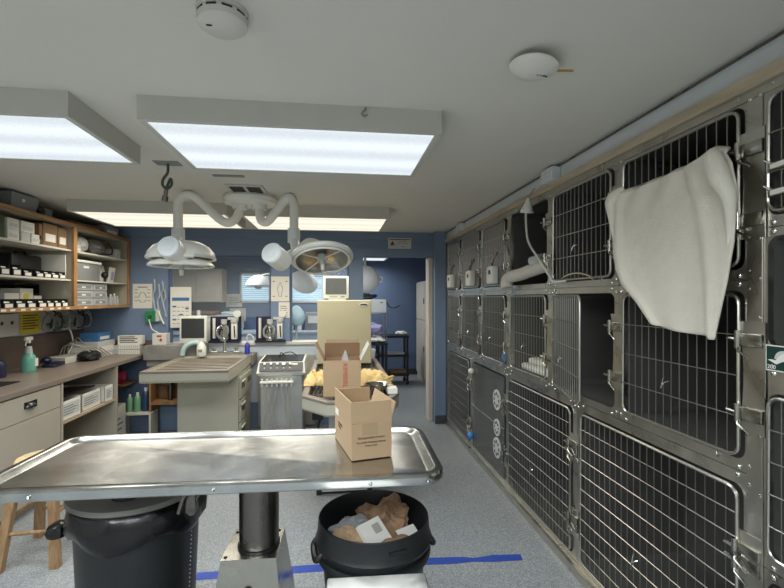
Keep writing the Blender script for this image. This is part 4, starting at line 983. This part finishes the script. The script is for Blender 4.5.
sbox(5.02, .9125, .3, .06, .3, m_lgrey, 'lowest grey carton of the stack at the far end of the worktop', x=-2.5)
sbox(4.98, .9735, .34, .055, .3, m_paper, 'middle white carton of the stack at the far end of the worktop', x=-2.5, lab=False)
sbox(4.99, 1.0295, .36, .055, .28, m_lgrey, 'upper grey carton of the stack at the far end of the worktop', x=-2.5, lab=False)
sbox(5.03, 1.0855, .27, .09, .18, m_bluebox, 'blue printed carton topping the stack on the worktop', x=-2.52)
sbox(5.33, .9125, .1, .1, .12, m_lgrey, 'small grey cup box beside the white rack', x=-2.45, lab=False)
t = thing('test_tube_rack', 'white perforated rack on the worktop end below the wall sheet', 'rack', (-2.36, 5.30, .9125))
for z in (0, .058): MB().box((-.09, 0, z), (.14, .1, z + .052), bev=.003).build('rack_tier', m_plw, t)
mb = MB()
for z in (.018, .036, .076, .094):
    for i in range(10): mb.cyl((-.08 + i * .022, -.0005, z), (-.08 + i * .022, -.0018, z), .004, n=8)
mb.build('holes', m_ink, t)
t2 = sbox(5.32, 1.0235, .08, .1, .26, m_paper, 'white printed carton on top of the perforated rack', x=-2.2, lab=False)
mb = MB()
for i in range(4): mb.box((-.24, -.0008, .02 + .02 * i), (-.05 - .03 * (i % 2), 0, .03 + .02 * i))
mb.build('print_lines', m_ink, t2)
t = thing('timer_device', 'cream timer box with red display on the grey ledge', 'device', (-1.985, 5.22, 1.021)); MB().box((-.07, 0, 0), (.08, .12, .13), bev=.006).build('case', m_white, t); MB().box((-.02, -.001, .09), (.03, 0, .11)).cyl((.025, 0, .06), (.025, -.006, .06), .014, n=12).build('display', m_red, t)
# stone ledge behind wet table
tag(MB().box((-2.128, 5.17, .86), (-1.5, 5.43, 1.02), bev=.004).box((-2.1, 5.19, .79), (-1.6, 5.42, .86)).build('stone_ledge', m_stone), 'grey stone ledge between worktop and wet table', 'ledge')
t = thing('patient_monitor', 'white framed monitor with dark screen on the grey ledge', 'monitor', (-1.66, 5.32, 1.0205))
MB().box((-.13, -.03, .02), (.17, .05, .325), bev=.015).build('case', m_plw, t, smooth=True); MB().box((-.105, -.034, .07), (.145, -.029, .295)).build('screen', m_screen, t); MB().box((-.08, -.03, 0), (.08, .07, .022)).build('foot', m_lgrey, t)

# wall sheets, notices
def sheet(x0, z0, w_, h_, lb, nm='wall_chart', y=YF, fig='face', m=m_paper):
    t = thing(nm, lb, 'wall sheet', (x0, y - .001, z0)); MB().box((0, -.003, 0), (w_, 0, h_)).build('sheet', m, t); mb = MB()
    if fig == 'body':
        c = w_ / 2
        L = [(c, h_ * .78), (c + w_ * .06, h_ * .7), (c + w_ * .05, h_ * .64), (c + w_ * .12, h_ * .6), (c + w_ * .15, h_ * .4), (c + w_ * .09, h_ * .4), (c + w_ * .08, h_ * .2), (c, h_ * .2)]
        L2 = [(2 * c - a, b) for a, b in L]
        for P_ in (L, L2): mb.tube([(a, -.0035, b) for a, b in P_], .0025, 4)
        for a in (.15, .85):
            for b in (.2, .8): mb.box((w_ * a - .01, -.0042, h_ * b - .005), (w_ * a + .01, -.003, h_ * b + .005))
    elif fig == 'face':
        c = w_ / 2
        for s in (-1, 1):
            mb.tube([(c + s * .008, -.0035, h_ * .66), (c + s * w_ * .14, -.0035, h_ * .58), (c + s * w_ * .2, -.0035, h_ * .44)], .003, 4)
            mb.tube([(c + s * w_ * .2, -.0035, h_ * .36), (c + s * w_ * .12, -.0035, h_ * .28), (c + s * .01, -.0035, h_ * .24)], .003, 4)
            for b in (.75, .62, .45, .3): mb.box((c + s * w_ * .32 - .018, -.0042, h_ * b), (c + s * w_ * .32 + .018, -.003, h_ * b + .005))
        mb.box((w_ * .25, -.0042, h_ * .85), (w_ * .75, -.003, h_ * .88))
    elif fig == 'cal':
        b2 = MB()
        b2.box((w_ * .08, -.0045, h_ * .66), (w_ * .9, -.003, h_ * .74))
        for (a, b) in ((.1, .5), (.42, .3), (.1, .18), (.7, .45)): b2.box((w_ * a, -.0045, h_ * b), (w_ * (a + .18), -.003, h_ * (b + .04)))
        b2.build('blue_print', mat('blue_print', (70, 110, 160), .8), t)
        for i in range(4):
            for j in range(5): mb.box((w_ * (.1 + .21 * i), -.0042, h_ * (.1 + .1 * j)), (w_ * (.24 + .21 * i), -.0035, h_ * (.11 + .1 * j)))
    elif fig == 'lines':
        for j in range(5): mb.box((w_ * .15, -.0042, h_ * (.2 + .13 * j)), (w_ * (.7 + .1 * (j % 2)), -.003, h_ * (.23 + .13 * j)))
    mb.build('print', m_ink, t); return t
sheet(-2.355, 1.43, .215, .285, 'cream chart sheet on the blue wall right of the wall cabinet')
sheet(-1.94, 1.20, .235, .48, 'white and blue calendar sheet at the left edge of the glazed hatch', 'calendar', y=YF - .001, fig='cal')
sheet(-.79, 1.51, .215, .30, 'body outline chart on the post between the hatch windows', fig='body')
sheet(-.70, 1.31, .13, .19, 'small notice sheet below the body outline chart on the post', 'notice_sheet', fig='lines')
t = thing('warning_sign', 'small white warning sign with triangle above the doorway', 'sign', (.63, YF - .024, 2.164))
MB().box((0, -.004, 0), (.29, .004, .133)).build('plate', m_lgrey, t); MB().box((.015, -.0055, .108), (.275, -.004, .118)).build('dark_bar', mat('maroon_ink', (74, 30, 30), .7), t)
mb = MB().prism([(.02, .04), (.085, .04), (.0525, .1)], -.0002, .001, T(0, -.004, 0) @ RM(90, 'X')); mb.build('warning_triangle', mat('ochre_ink', (128, 106, 50), .7), t)
mb = MB().cyl((.0525, -.0052, .06), (.0525, -.0062, .06), .009, n=12)
for q in (90, 210, 330): mb.prism([(.0525, .06), (.0525 + .02 * math.cos(R(q - 25)), .06 + .02 * math.sin(R(q - 25))), (.0525 + .02 * math.cos(R(q + 25)), .06 + .02 * math.sin(R(q + 25)))], 0, .0008, T(0, -.0052, 0) @ RM(90, 'X'))
mb.build('trefoil', m_ink, t)
text('CAUTION', .022, T(.13, -.0052, .082) @ FACE_S, m_inkf, t); text('RADIATION AREA', .016, T(.12, -.0052, .06) @ FACE_S, m_inkf, t); text('X-RAY', .018, T(.16, -.0052, .022) @ FACE_S, m_ink, t)
t = thing('green_wall_module', 'green socket module with dangling leads on the wall below the chart sheet', 'wall module', (-2.2, YF - .0005, 1.27)); MB().box((0, -.05, 0), (.11, 0, .13), bev=.005).build('module', m_green, t); MB().box((.11, -.04, .01), (.15, 0, .15)).build('side_bracket', m_lgrey, t); MB().box((.035, -.056, .04), (.075, -.05, .08)).build('socket', m_dkgreen, t)
wire_obj('lead_wire', 'white lead running from the green module down to the timer', [(-2.15, 5.38, 1.3), (-2.1, 5.33, 1.2), (-2.03, 5.3, 1.16), (-1.99, 5.28, 1.14)], .006, m_plw)
t = thing('clear_hanging_bags', 'clear breathing tubes hanging on the blue wall beside the chart sheet', 'tubes', (-2.06, YF - .03, 1.35))
for i, (x, z0, z1) in enumerate(((-.05, .02, .42), (0, -.05, .36), (.04, .08, .40), (.065, -.02, .3))):
    MB().tube(curve([(x, 0, z1), (x + .015, -.01, (z0 * .3 + z1 * .7)), (x - .012, 0, (z0 + z1) / 2), (x + .02, -.005, z0)], 5), .011 - .001 * i, 8).build('clear_tube', m_clear, t, smooth=True)
MB().tube([(.0, -.01, .05), (.03, -.015, -.03), (.06, -.01, -.1)], .01, 8).build('white_connector', m_plw, t)

# ------------------------------------------------------------------ wet table with drawers
t = thing('wet_table_cabinet', 'cream wet table cabinet with grated top and three drawers under the left lamp', 'wet table', (-1.715, 4.1, 0))
W, D = .745, 1.06
MB().box((.17, .42, 0), (W - .005, D, .79)).build('cabinet_body', m_wet, t)
hood = MB()
hood.loops([[(0, 0, .80), (W, 0, .80), (W, .42, .79), (0, .42, .79)], [(0, -.012, .82), (W, -.012, .82), (W, D, .82), (0, D, .82)], [(0, -.012, .89), (W, -.012, .89), (W, D, .89), (0, D, .89)], [(.006, -.006, .9), (W - .006, -.006, .9), (W - .006, D, .9), (.006, D, .9)],
            [(.03, .02, .9), (W - .03, .02, .9), (W - .03, D - .03, .9), (.03, D - .03, .9)], [(.04, .03, .84), (W - .04, .03, .84), (W - .04, D - .04, .84), (.04, D - .04, .84)]], cap0=True, cap1=True)
hood.build('tub', m_wet, t)
MB().box((.045, .035, .841), (W - .045, D - .045, .846)).build('tub_floor', m_black, t)
MB().box((0, -.016, .884), (W, .02, .903)).box((0, .02, .893), (.03, D, .903)).box((W - .03, .02, .893), (W, D, .903)).build('rim_trim', m_counter, t)
mb = MB()
for k in range(10): mb.box((.04, .05 + k * .1, .872), (W - .04, .095 + k * .1, .884))
mb.box((.05, .04, .862), (.07, D - .05, .872)).box((W / 2 - .01, .04, .862), (W / 2 + .01, D - .05, .872)).box((W - .07, .04, .862), (W - .05, D - .05, .872)); mb.build('grating', m_grate, t)
for z0 in (.08, .31, .54):
    d = MB().box((W - .0045, .46, z0), (W + .012, D - .32, z0 + .21), bev=.003).build('drawer', m_wet, t)
    MB().box((W + .0122, .52, z0 + .09), (W + .014, D - .4, z0 + .155)).build('pull_recess', m_dsteel, d); MB().box((W + .0122, .51, z0 + .155), (W + .022, D - .39, z0 + .167)).build('pull_lip', m_plw, d)
d = MB().box((W - .0045, D - .31, .54), (W + .012, D - .01, .75), bev=.003).build('drawer', m_wet, t); MB().box((W + .0122, D - .26, .64), (W + .014, D - .06, .7)).build('pull_recess', m_dsteel, d)
# faucet, bottles
t = thing('faucet', 'chrome gooseneck faucet behind the wet table', 'faucet', (-1.29, 5.3, .905))
MB().box((-.16, -.04, 0), (.18, .06, .03), bev=.006).build('deck', m_chrome, t); MB().cyl((0, 0, .03), (0, 0, .09), .02, n=16).tube(curve([(0, 0, .09), (0, 0, .25), (-.03, -.03, .32), (-.06, -.07, .30), (-.07, -.08, .24)], 5), .011, 10).build('spout', m_chrome, t, smooth=True)
for x in (-.12, .13): MB().cyl((x, 0, .03), (x, 0, .06), .018, n=12).box((x - .03, -.012, .055), (x + .03, .008, .067)).build('tap_handle', m_chrome, t)
tag(MB().box((-1.5, 5.17, .79), (-.95, 5.43, .904)).build('sink_deck', m_stone), 'grey deck carrying the faucet behind the wet table', 'deck')
t = thing('white_soap_bottle', 'white soap bottle left of the faucet', 'bottle', (-1.51, 5.2, .905) if False else (-1.49, 5.1, .905)); 
MB().lathe([(.0, 0), (.045, 0), (.05, .02), (.05, .1), (.03, .14), (.012, .16), (.012, .19), (0, .19)], n=20).build('bottle_body', m_plw, t, smooth=True); MB().box((-.02, -.052, .05), (.02, -.049, .08)).build('bottle_label', m_grey, t)
t = thing('teal_glove', 'pale teal tubing bent beside the soap bottle', 'tubing', (-1.60, 5.12, .905)); MB().tube(curve([(-.1, 0, .01), (-.08, 0, .08), (-.03, 0, .13), (.05, .01, .15), (.09, .02, .1)], 5), .028, 10).build('tubing', m_teald, t, smooth=True)
t = thing('blue_squeeze_bottle', 'small dark blue squeeze bottle at the right of the wet table', 'bottle', (-1.03, 5.26, .905)); MB().lathe([(0, 0), (.03, 0), (.03, .1), (.012, .13), (0, .135)], n=16).build('bottle_body', mat('royal_blue', (50, 60, 150), .4), t, smooth=True); MB().tube(curve([(0, 0, .13), (.0, 0, .2), (.03, 0, .22), (.07, 0, .18), (.07, 0, .1)], 4), .01, 8).build('spray_arm', m_lgrey, t, smooth=True)

# anaesthesia machines on the sill
def vapor(x, lb):
    t = thing('anaesthesia_machine', lb, 'anaesthesia machine', (x, 5.44, 1.0205), 0, 'anaesthesia machines on the hatch sill')
    MB().box((-.17, .03, 0), (.19, .05, .31), bev=.006).box((-.17, -.05, 0), (.19, .05, .025)).build('back_panel', m_navy, t)
    MB().cyl((-.12, .01, .05), (-.12, .01, .29), .017, n=12).build('flow_tube', m_plw, t, smooth=True)
    MB().lathe([(.0, .02), (.055, .02), (.058, .08), (.045, .1), (.04, .15), (.06, .165), (.06, .2), (.03, .23), (0, .235)], T(0, -.01, 0), 24).build('absorber_canister', m_chrome, t, smooth=True)
    MB().cyl((0, -.01, .22), (0, -.01, .275), .035, n=20).build('valve_dome', m_lgrey, t, smooth=True)
    MB().box((.085, -.04, .04), (.15, .02, .24), bev=.008).build('vaporiser', m_plw, t, smooth=True); MB().cyl((.117, -.02, .24), (.117, -.02, .28), .04, n=20).build('vaporiser_dial', m_lgrey, t, smooth=True)
    MB().cyl((.15, -.02, .34), (.15, .005, .34), .042, n=24).build('pressure_gauge', m_plw, t, smooth=True); MB().cyl((.15, .01, .25), (.15, .01, .34), .01, n=8).box((.04, -.01, .27), (.16, .02, .3)).build('manifold', m_lgrey, t)
    MB().tube(curve([(-.03, -.05, .2), (-.06, -.08, .15), (-.05, -.09, .08), (.0, -.08, .05)], 5), .014, 8).tube(curve([(.03, -.05, .2), (.06, -.08, .15), (.05, -.09, .09)], 5), .014, 8).build('breathing_hose', m_grey, t, smooth=True)
    MB().tube([(.13, -.04, .06), (.122, -.045, .2)], .008, 6).build('sight_tube', m_dsteel, t)
    return t
a1 = vapor(-1.33, 'navy-backed anaesthesia machine on the sill behind the faucet')
dup(a1, (-.80, 5.44, 1.0205), 0, 'navy-backed anaesthesia machine on the sill above the dental cart')

# dental cart
t = thing('dental_cart', 'silver-grey dental cart with dark control panel and hanging hoses', 'dental cart', (-.58, 4.86, 0))
MB().box((-.22, -.11, .06), (.22, .28, .77), bev=.02).build('cart_body', m_dental, t, smooth=True)
MB().loops([[(-.235, -.13, .735), (.235, -.13, .735), (.235, .29, .76), (-.235, .29, .76)], [(-.25, -.16, .765), (.25, -.16, .765), (.25, .3, .79), (-.25, .3, .79)], [(-.235, -.10, .875), (.235, -.10, .875), (.235, .29, .90), (-.235, .29, .90)]], cap0=True, cap1=True).build('hood', m_plw, t)
MB().box((-.215, -.09, .0), (.215, .275, .006), T(0, 0, .8815) @ RM(3.67, 'X')).build('dark_top', m_black, t)
P0 = RM(61, 'X'); PM = T(0, -.168, .788) @ RM(-35, 'X')
MB().box((-.222, -.004, .0), (.222, .003, .10), PM, bev=.002).build('control_panel', mat('charcoal_panel', (74, 76, 80), .4), t)
mb = MB()
for i in range(5): mb.cyl(PM @ Vector((-.17 + i * .065, -.004, .08)), PM @ Vector((-.17 + i * .065, -.018, .08)), .013 if i != 3 else .02, n=14)
mb.box((.09, -.007, .07), (.17, -.004, .085), PM); mb.build('knobs', m_plw, t, smooth=True)
mb = MB()
for i in range(5): mb.cyl(PM @ Vector((-.17 + i * .065, -.004, .035)), PM @ Vector((-.17 + i * .065, -.007, .035)), .007, n=10)
mb.build('buttons', m_lgrey, t)
MB().box((-.21, -.20, .665), (.13, -.15, .685), bev=.004).box((-.15, -.15, .66), (.1, -.11, .69)).build('handpiece_rack', m_plw, t)
mb = MB()
for i in range(7): x = -.19 + i * .05; mb.cyl((x, -.175, .63), (x, -.18, .71), .012, .009, n=10)
mb.build('handpieces', m_plw, t, smooth=True)
rr = random.Random(2)
for i in range(7):
    x = -.19 + i * .05; s = rr.uniform(-.09, .09)
    MB().tube(curve([(x, -.175, .63), (x + s * .3, -.2, .5), (x + s * .8, -.21, .32), (x + s * 1.3, -.2, .12), (x + s, -.17, .1), (x * .5, -.13, .2)], 5), .006, 6).build('hose', m_cable, t, smooth=True)
MB().tube(curve([(-.05, .1, .9), (.0, .1, .94), (.08, .12, .95), (.14, .1, .91)], 5), .006, 6).tube(curve([(-.05, .12, .9), (-.03, .1, .95), (.02, .08, .91)], 4), .005, 6).build('loose_wires', m_black, t, smooth=True)
for x in (-.18, .18):
    for y in (-.07, .24): MB().cyl((x - .012, y, .03), (x + .012, y, .03), .03, n=14).build('castor', m_black, t)
tag(MB().box((-.93, 5.40, .02), (-.27, 5.436, .86)).build('beige_back_panel', m_beige), 'beige board standing against the low wall behind the dental cart', 'panel')

# tub table with grating (gurney)
t = thing('tub_table', 'cream tub table with dark rim and grating holding the tall cardboard box', 'tub table', (.1, 2.95, 0))
def gl(o, z):
    P_ = [(-.165 + o * .4, 0 + o), (.24 - o * .4, 0 + o), (.345 - o, .22 + o * .4), (.345 - o, 2.05 - o), (-.345 + o, 2.05 - o), (-.345 + o, .22 + o * .4)]
    return [(x, y, z) for x, y in P_]
MB().loops([gl(.05, .745), gl(.01, .755), gl(0, .77), gl(0, .84)], cap0=True).build('tub', m_wet, t)
MB().loops([gl(0, .84), gl(-.004, .845), gl(-.004, .858), gl(.005, .862), gl(.04, .862), gl(.045, .855), gl(.055, .80)], cap1=True).build('rim', m_counter, t)
mb = MB()
for k in range(19): mb.cyl((-.27 + k * .03, .12 + (.1 if abs(-.27 + k * .03) > .15 else 0), .848), (-.27 + k * .03, 1.95, .848), .005, n=6)
for k in range(5): mb.cyl((-.28, .3 + k * .38, .842), (.28, .3 + k * .38, .842), .005, n=6)
mb.build('grating', m_dsteel, t, smooth=True)
MB().box((-.17, .86, .1), (.17, 1.4, .745)).build('pedestal', m_dental, t); MB().box((-.24, .85, .0), (.24, 1.6, .1), bev=.01).build('base', m_dental, t)
MB().tube([(-.2, .35, .74), (-.24, .38, .6), (-.25, .4, .3), (-.2, .45, .12)], .012, 8).box((-.28, .3, .66), (-.2, .4, .745)).build('hose_and_valve', m_black, t)
# beige cabinet on the tub table
t = thing('beige_cabinet', 'square cream metal cabinet with oval badge standing at the back of the tub table', 'cabinet', (.078, 4.62, .8625))
MB().box((-.28, 0, 0), (.28, .30, .665), bev=.008).build('case', m_cream, t); 
o = MB().lathe([(.048, 0), (.046, .003), (.0, .003)], T(.2, -.0005, .618) @ Matrix.Diagonal((1, 1, .48, 1)) @ RM(90, 'X'), 24).build('oval_badge', m_plw, t)
MB().box((.165, -.006, .611), (.235, -.0035, .626)).build('badge_lettering', m_ink, t)
t = thing('flat_monitor', 'white framed monitor with grey screen standing on the cream cabinet', 'monitor', (.0, 4.72, 1.529))
MB().box((-.145, -.02, .015), (.125, .03, .255), bev=.01).build('case', m_plw, t, smooth=True); MB().box((-.12, -.024, .06), (.1, -.019, .232)).build('screen', m_screen2, t); MB().box((-.09, -.04, 0), (.09, .05, .017)).build('foot', m_lgrey, t); MB().box((.04, -.023, .028), (.08, -.019, .042)).box((-.08, -.023, .03), (.0, -.019, .038)).build('buttons', m_grey, t)
# yellow cloth around the box
def cloth(loc, w_, d_, h_, lb, m, seed, nm='cloth_heap'):
    from mathutils import noise
    n = 26; V = []; F = []
    for j in range(n + 1):
        for i in range(n + 1):
            u, v = i / n * 2 - 1, j / n * 2 - 1; e = max(0, 1 - (abs(u) ** 3 + abs(v) ** 3)); q = Vector((u * 3.2 + seed, v * 2.3, 0))
            V.append((u * w_ + .02 * noise.noise(q * 2), v * d_ + .02 * noise.noise(q + Vector((9, 9, 0))), h_ * (e ** .5) * (.7 + .5 * noise.noise(q)) + .004 + .02 * e * abs(noise.noise(q * 3))))
    for j in range(n):
        for i in range(n): F.append((j * (n + 1) + i, j * (n + 1) + i + 1, (j + 1) * (n + 1) + i + 1, (j + 1) * (n + 1) + i))
    b = MB(); b._add(V, F); return tag(b.build(nm, m, None, smooth=True, loc=loc, solid=.006), lb, 'cloth')
cloth((-.145, 3.66, .864), .11, .2, .085, 'yellow cloth heaped left of the taller cardboard box', m_yel, 2)
cloth((.29, 3.66, .864), .14, .25, .075, 'yellow cloth with straps heaped right of the taller cardboard box', m_yel, 7)
wire_obj('yellow_strap', 'yellow strap loop sticking out of the right cloth heap', [(.36, 3.5, .89), (.43, 3.52, .915), (.46, 3.57, .905), (.43, 3.55, .878), (.37, 3.45, .875)], .009, m_yel)
t = thing('steel_bowl', 'shiny steel bowl on the tub table behind the near box', 'bowl', (.29, 3.22, .864)); MB().lathe([(.0, .0), (.035, 0), (.065, .02), (.085, .055), (.09, .058), (.083, .055), (.06, .02), (0, .008)], n=32).build('bowl_body', m_chrome, t, smooth=True)
sbox(3.12, .864, .1, .04, .07, m_paper, 'small white carton beside the steel bowl on the tub table', x=.43, nm='small_carton')

# ------------------------------------------------------------------ second room
t = thing('wall_cupboard', 'pale tan wall cupboards seen through the left hatch pane', 'cupboard', (-3.52, 8.42, 1.47))
MB().box((-.37, 0, 0), (1.42, .375, .62)).build('carcass', m_tan, t)
for i in range(4): MB().box((-.36 + i * .445, -.02, .01), (-.36 + i * .445 + .425, -.001, .61), bev=.004).build('door', m_tan, t)
tag(MB().box((-3.8, 8.2, 0), (.3, 8.79, .9)).box((-3.8, 8.17, .9), (.3, 8.79, .94)).build('far_counter', m_pale), 'long pale counter below the far windows in the second room', 'counter')
t = thing('incubator', 'beige rounded machine on the far counter under the wall cupboards', 'machine', (-2.1, 8.35, .941)); MB().box((-.62, 0, 0), (.35, .35, .30), bev=.06).build('case', m_trimw, t, smooth=True); MB().box((.0, -.01, .2), (.3, .2, .36), bev=.03).build('hood', m_white, t, smooth=True); MB().box((-.65, -.01, .32), (-.1, .34, .37)).build('dark_top', m_cardd, t)
wire_obj('teal_tubing', 'pale teal tubing draped by the beige machine in the second room', [(-2.05, 8.2, 1.28), (-1.9, 8.15, 1.27), (-1.75, 8.15, 1.2), (-1.7, 8.22, .958)], .018, m_teald)
for i, (x, z, lb) in enumerate(((-2.12, 1.38, 'upper left paper'), (-2.05, 1.1, 'lower left paper'))): sheet(x, z, .3, .25, lb + ' on the far wall beside the blinds', 'notice_sheet', y=RF - .001, fig='lines', m=m_shelf)
t = thing('white_jug', 'white jug just behind the calendar sheet in the hatch', 'jug', (-1.67, 5.6, 1.0205)); MB().lathe([(0, 0), (.06, 0), (.06, .28), (.02, .33), (.02, .38), (0, .38)], n=20).build('jug_body', m_plw, t, smooth=True)
t = thing('white_jug', 'smaller white jug above the dark-screen monitor in the hatch', 'jug', (-1.53, 5.62, 1.0205)); MB().lathe([(0, 0), (.05, 0), (.05, .25), (.02, .28), (.02, .31), (0, .31)], n=20).build('jug_body', m_plw, t, smooth=True)
# clutter on far counter at right pane
for i, (x, w_, h_, m, lb) in enumerate(((-1.15, .16, .3, m_grey, 'grey equipment box'), (-.95, .14, .42, m_teald, 'pale teal equipment box'), (-.78, .12, .3, m_plw, 'white equipment box'), (-.6, .3, .34, m_grey, 'wide grey equipment box'), (-.2, .12, .5, m_pale, 'tall pale blue box'))):
    sbox(0, 0, .01, .01, .01, m, 'x') if False else None
    t = thing('equipment_box', lb + ' on the far counter in the second room', 'equipment', (x, 8.4, .941)); MB().box((0, 0, 0), (w_, .25, h_), bev=.015).build('case', m, t, smooth=True); MB().box((w_ * .2, -.006, h_ * .4), (w_ * .8, -.001, h_ * .8)).build('front_panel', m_plw if m is not m_plw else m_grey, t)
t = thing('coat_bundle', 'pale teal garments hanging in the second room behind the body chart', 'garment', (-.62, 6.9, 1.12)); 
crm = MB().lathe([(.0, 0), (.1, .02), (.14, .12), (.11, .22), (.05, .30), (.0, .32)], n=11); crm.build('garment', m_teald, t, smooth=True); MB().cyl((0, 0, -1.12), (0, 0, .02), .015, n=8).build('stand', m_lgrey, t)

def farlamp(c, M3, lb, arm):
    t = thing('wall_surgical_lamp', lb, 'surgical lamp', c)
    h = MB().lathe([(.0, .14), (.1, .125), (.2, .08), (.26, .02), (.27, 0), (.255, -.015), (.24, -.005)], M3, 36).build('lamp_dome', m_white, t, smooth=True)
    MB().lathe([(.24, -.006), (.16, .03), (.0, .05)], M3, 36).build('reflector', m_trimw, t, smooth=True); MB().lathe([(0, -.05), (.07, -.04), (.08, .03)], M3, 24).build('bulb_cover', m_plw, t, smooth=True)
    a = [Vector(p) - Vector(c) for p in arm]; MB().tube(curve(a, 4), .022, 10).build('arm', m_white, t, smooth=True)
    MB().tube([M3 @ Vector(p) for p in ((.26, -.05, -.02), (.33, -.05, -.02), (.33, .05, -.02), (.26, .05, -.02))], .008, 6).build('grip', m_plw, t)
farlamp((-1.31, 7.6, 1.76), Matrix.Diagonal((.8, .8, 1.3, 1)), 'white dome lamp in front of the left blinds in the second room', [(-1.31, 7.6, 1.9), (-1.2, 7.7, 1.95), (-1.02, 7.8, 2.0), (-1.0, 7.8, 2.2), (-1.0, 7.8, 2.37)])
farlamp((-.56, 7.6, 1.82), RM(52, 'X') @ RM(18, 'Y') @ Matrix.Scale(.9, 4), 'white dome lamp tilted in front of the right blinds', [(-.56, 7.72, 1.88), (-.6, 7.8, 2.1), (-.6, 7.8, 2.37)])
farlamp((.46, 7.2, 1.86), RM(78, 'X') @ Matrix.Scale(.85, 4), 'round white lamp facing us just inside the doorway', [(.46, 7.28, 1.9), (.46, 7.26, 2.07), (.46, 7.25, 2.2), (.46, 7.25, 2.37)])
# lockers
t = thing('locker', 'tall pale lockers on the right inside the doorway', 'locker', (1.58, 6.9, 0))
MB().box((0, 0, 0), (.6, 1.7, 1.86)).build('carcass', m_trimw, t)
for j, (a, b) in enumerate(((0, .85), (.85, 1.7))):
    for z0, z1 in ((.12, 1.13), (1.15, 1.84)):
        d = MB().box((-.02, a + .01, z0), (-.001, b - .01, z1), bev=.003).build('door', m_trimw, t); MB().box((-.035, a + .05, (z0 + z1) / 2 - .05), (-.02, a + .07, (z0 + z1) / 2 + .05)).build('door_pull', m_dsteel, d)
t = thing('white_bag', 'white bag on top of the pale lockers', 'bag', (1.8, 7.4, 1.86)); MB().lathe([(.0, 0), (.12, 0), (.13, .12), (.06, .24), (.03, .3)], n=12).build('bag_body', m_lgrey, t)
# black cart beyond doorway
t = thing('black_utility_cart', 'black two-shelf utility cart seen through the doorway', 'cart', (.98, 7.95, 0))
for z in (.16, .5, .84): MB().box((-.28, -.2, z), (.3, .2, z + .04), bev=.006).build('shelf', m_black, t)
for x in (-.25, .27):
    for y in (-.17, .17): MB().box((x - .018, y - .018, .06), (x + .018, y + .018, .86)).build('post', m_black, t); MB().sphere((x, y, .035), .034, n=10).build('castor', m_black, t)
t = thing('paper_stack', 'white papers on the middle shelf of the black utility cart', 'papers', (1.0, 7.9, .541)); MB().box((-.1, -.1, 0), (.2, .1, .03)).build('sheets', m_lgrey, t)
tag(MB().box((-.1, -.12, 0), (.2, .12, .05), bev=.01).build('red_binder', m_cardd, None, loc=(1.05, 7.9, .201)), 'dark red binder on the lowest shelf of the black cart', 'binder')
crumple('white_cloth', 'white cloth piled on top of the black utility cart', (1.15, 7.9, .915), .06, (1.6, 1.2, .6), m_plw, 61, 'cloth')
# table with grey box & cloths left in doorway
t = thing('side_table', 'dark side table inside the doorway carrying a wire rack and cloths', 'table', (.5, 7.0, 0))
MB().box((-.35, -.28, .82), (.28, .3, .86)).build('table_top', m_black, t)
for x in (-.32, .25):
    for y in (-.25, .27): MB().box((x - .02, y - .02, 0), (x + .02, y + .02, .82)).build('leg', m_black, t)
t = thing('wire_rack', 'wire rack on the side table supporting a grey box', 'rack', (.56, 6.95, .861))
mb = MB()
for x in (-.2, .2):
    for y in (-.18, .18): mb.cyl((x, y, 0), (x, y, .46), .008, n=8)
for z in (.02, .455):
    for a, b in (((-.2, -.18), (.2, -.18)), ((-.2, .18), (.2, .18)), ((-.2, -.18), (-.2, .18)), ((.2, -.18), (.2, .18))): mb.cyl((*a, z), (*b, z), .008, n=8)
for k in range(8): mb.cyl((-.2 + k * .057, -.18, .455), (-.2 + k * .057, .18, .455), .004, n=6)
mb.build('frame', m_wire, t)
t = thing('grey_case_box', 'light grey box on the wire rack inside the doorway', 'box', (.56, 6.92, 1.326)); MB().box((-.18, -.16, 0), (.2, .16, .20), bev=.008).build('case', m_lgrey, t); MB().box((.1, -.165, .15), (.14, -.16, .16)).build('catch', m_black, t)
crumple('dark_cable_pile', 'dark cables piled on the light grey box', (.45, 6.9, 1.57), .06, (2.4, 1, .7), m_black, 71, 'cables', .5)
cloth((.56, 6.93, .885), .17, .14, .07, 'white cloth lying in the wire rack', m_plw, 12)
crumple('lilac_cloth', 'lilac folded cloth in the wire rack inside the doorway', (.55, 6.9, 1.06), .1, (1.5, 1.1, .9), m_purple, 73, 'cloth', .3)
crumple('navy_cloth', 'navy cloth bundle at the left side of the side table', (.28, 6.8, 1.0), .1, (.7, .9, 1.4), m_navy, 75, 'cloth', .3)
t = thing('white_canister', 'tilted white canister on the black cart just inside the doorway', 'canister', (.46, 6.62, .62)); MB().box((-.09, -.06, -.1), (.09, .06, .18), RM(12, 'Y'), bev=.02).build('case', m_shelf, t, smooth=True); MB().box((-.06, -.05, -.62), (.06, .05, -.1)).build('stand', m_black, t)
wire_obj('wall_plug_cable', 'black cable plugged into the blue wall beside the wire rack', [(.8, 7.1, 1.5), (.9, 7.6, 1.4), (1.1, 8.4, 1.36), (1.25, 8.76, 1.4)], .01, m_black)

for i, (y, z) in enumerate(((1.13, 1.94), (1.13, 1.86))):
    t = thing('label_holder', ('upper', 'lower')[i] + ' metal label holder clipped on the wire door at the right edge', 'label holder', (1.318, y, z), R(-8))
    MB().box((-.012, -.07, 0), (0, .07, .022), bev=.002).build('holder', m_steel, t); MB().box((-.0135, -.06, .004), (-.012, .06, .018)).build('label', m_paper, t)
    MB().tube([(-.006, .06, .02), (-.02, .075, .035), (-.006, .09, .04)], .003, 6).build('clip', m_chrome, t)
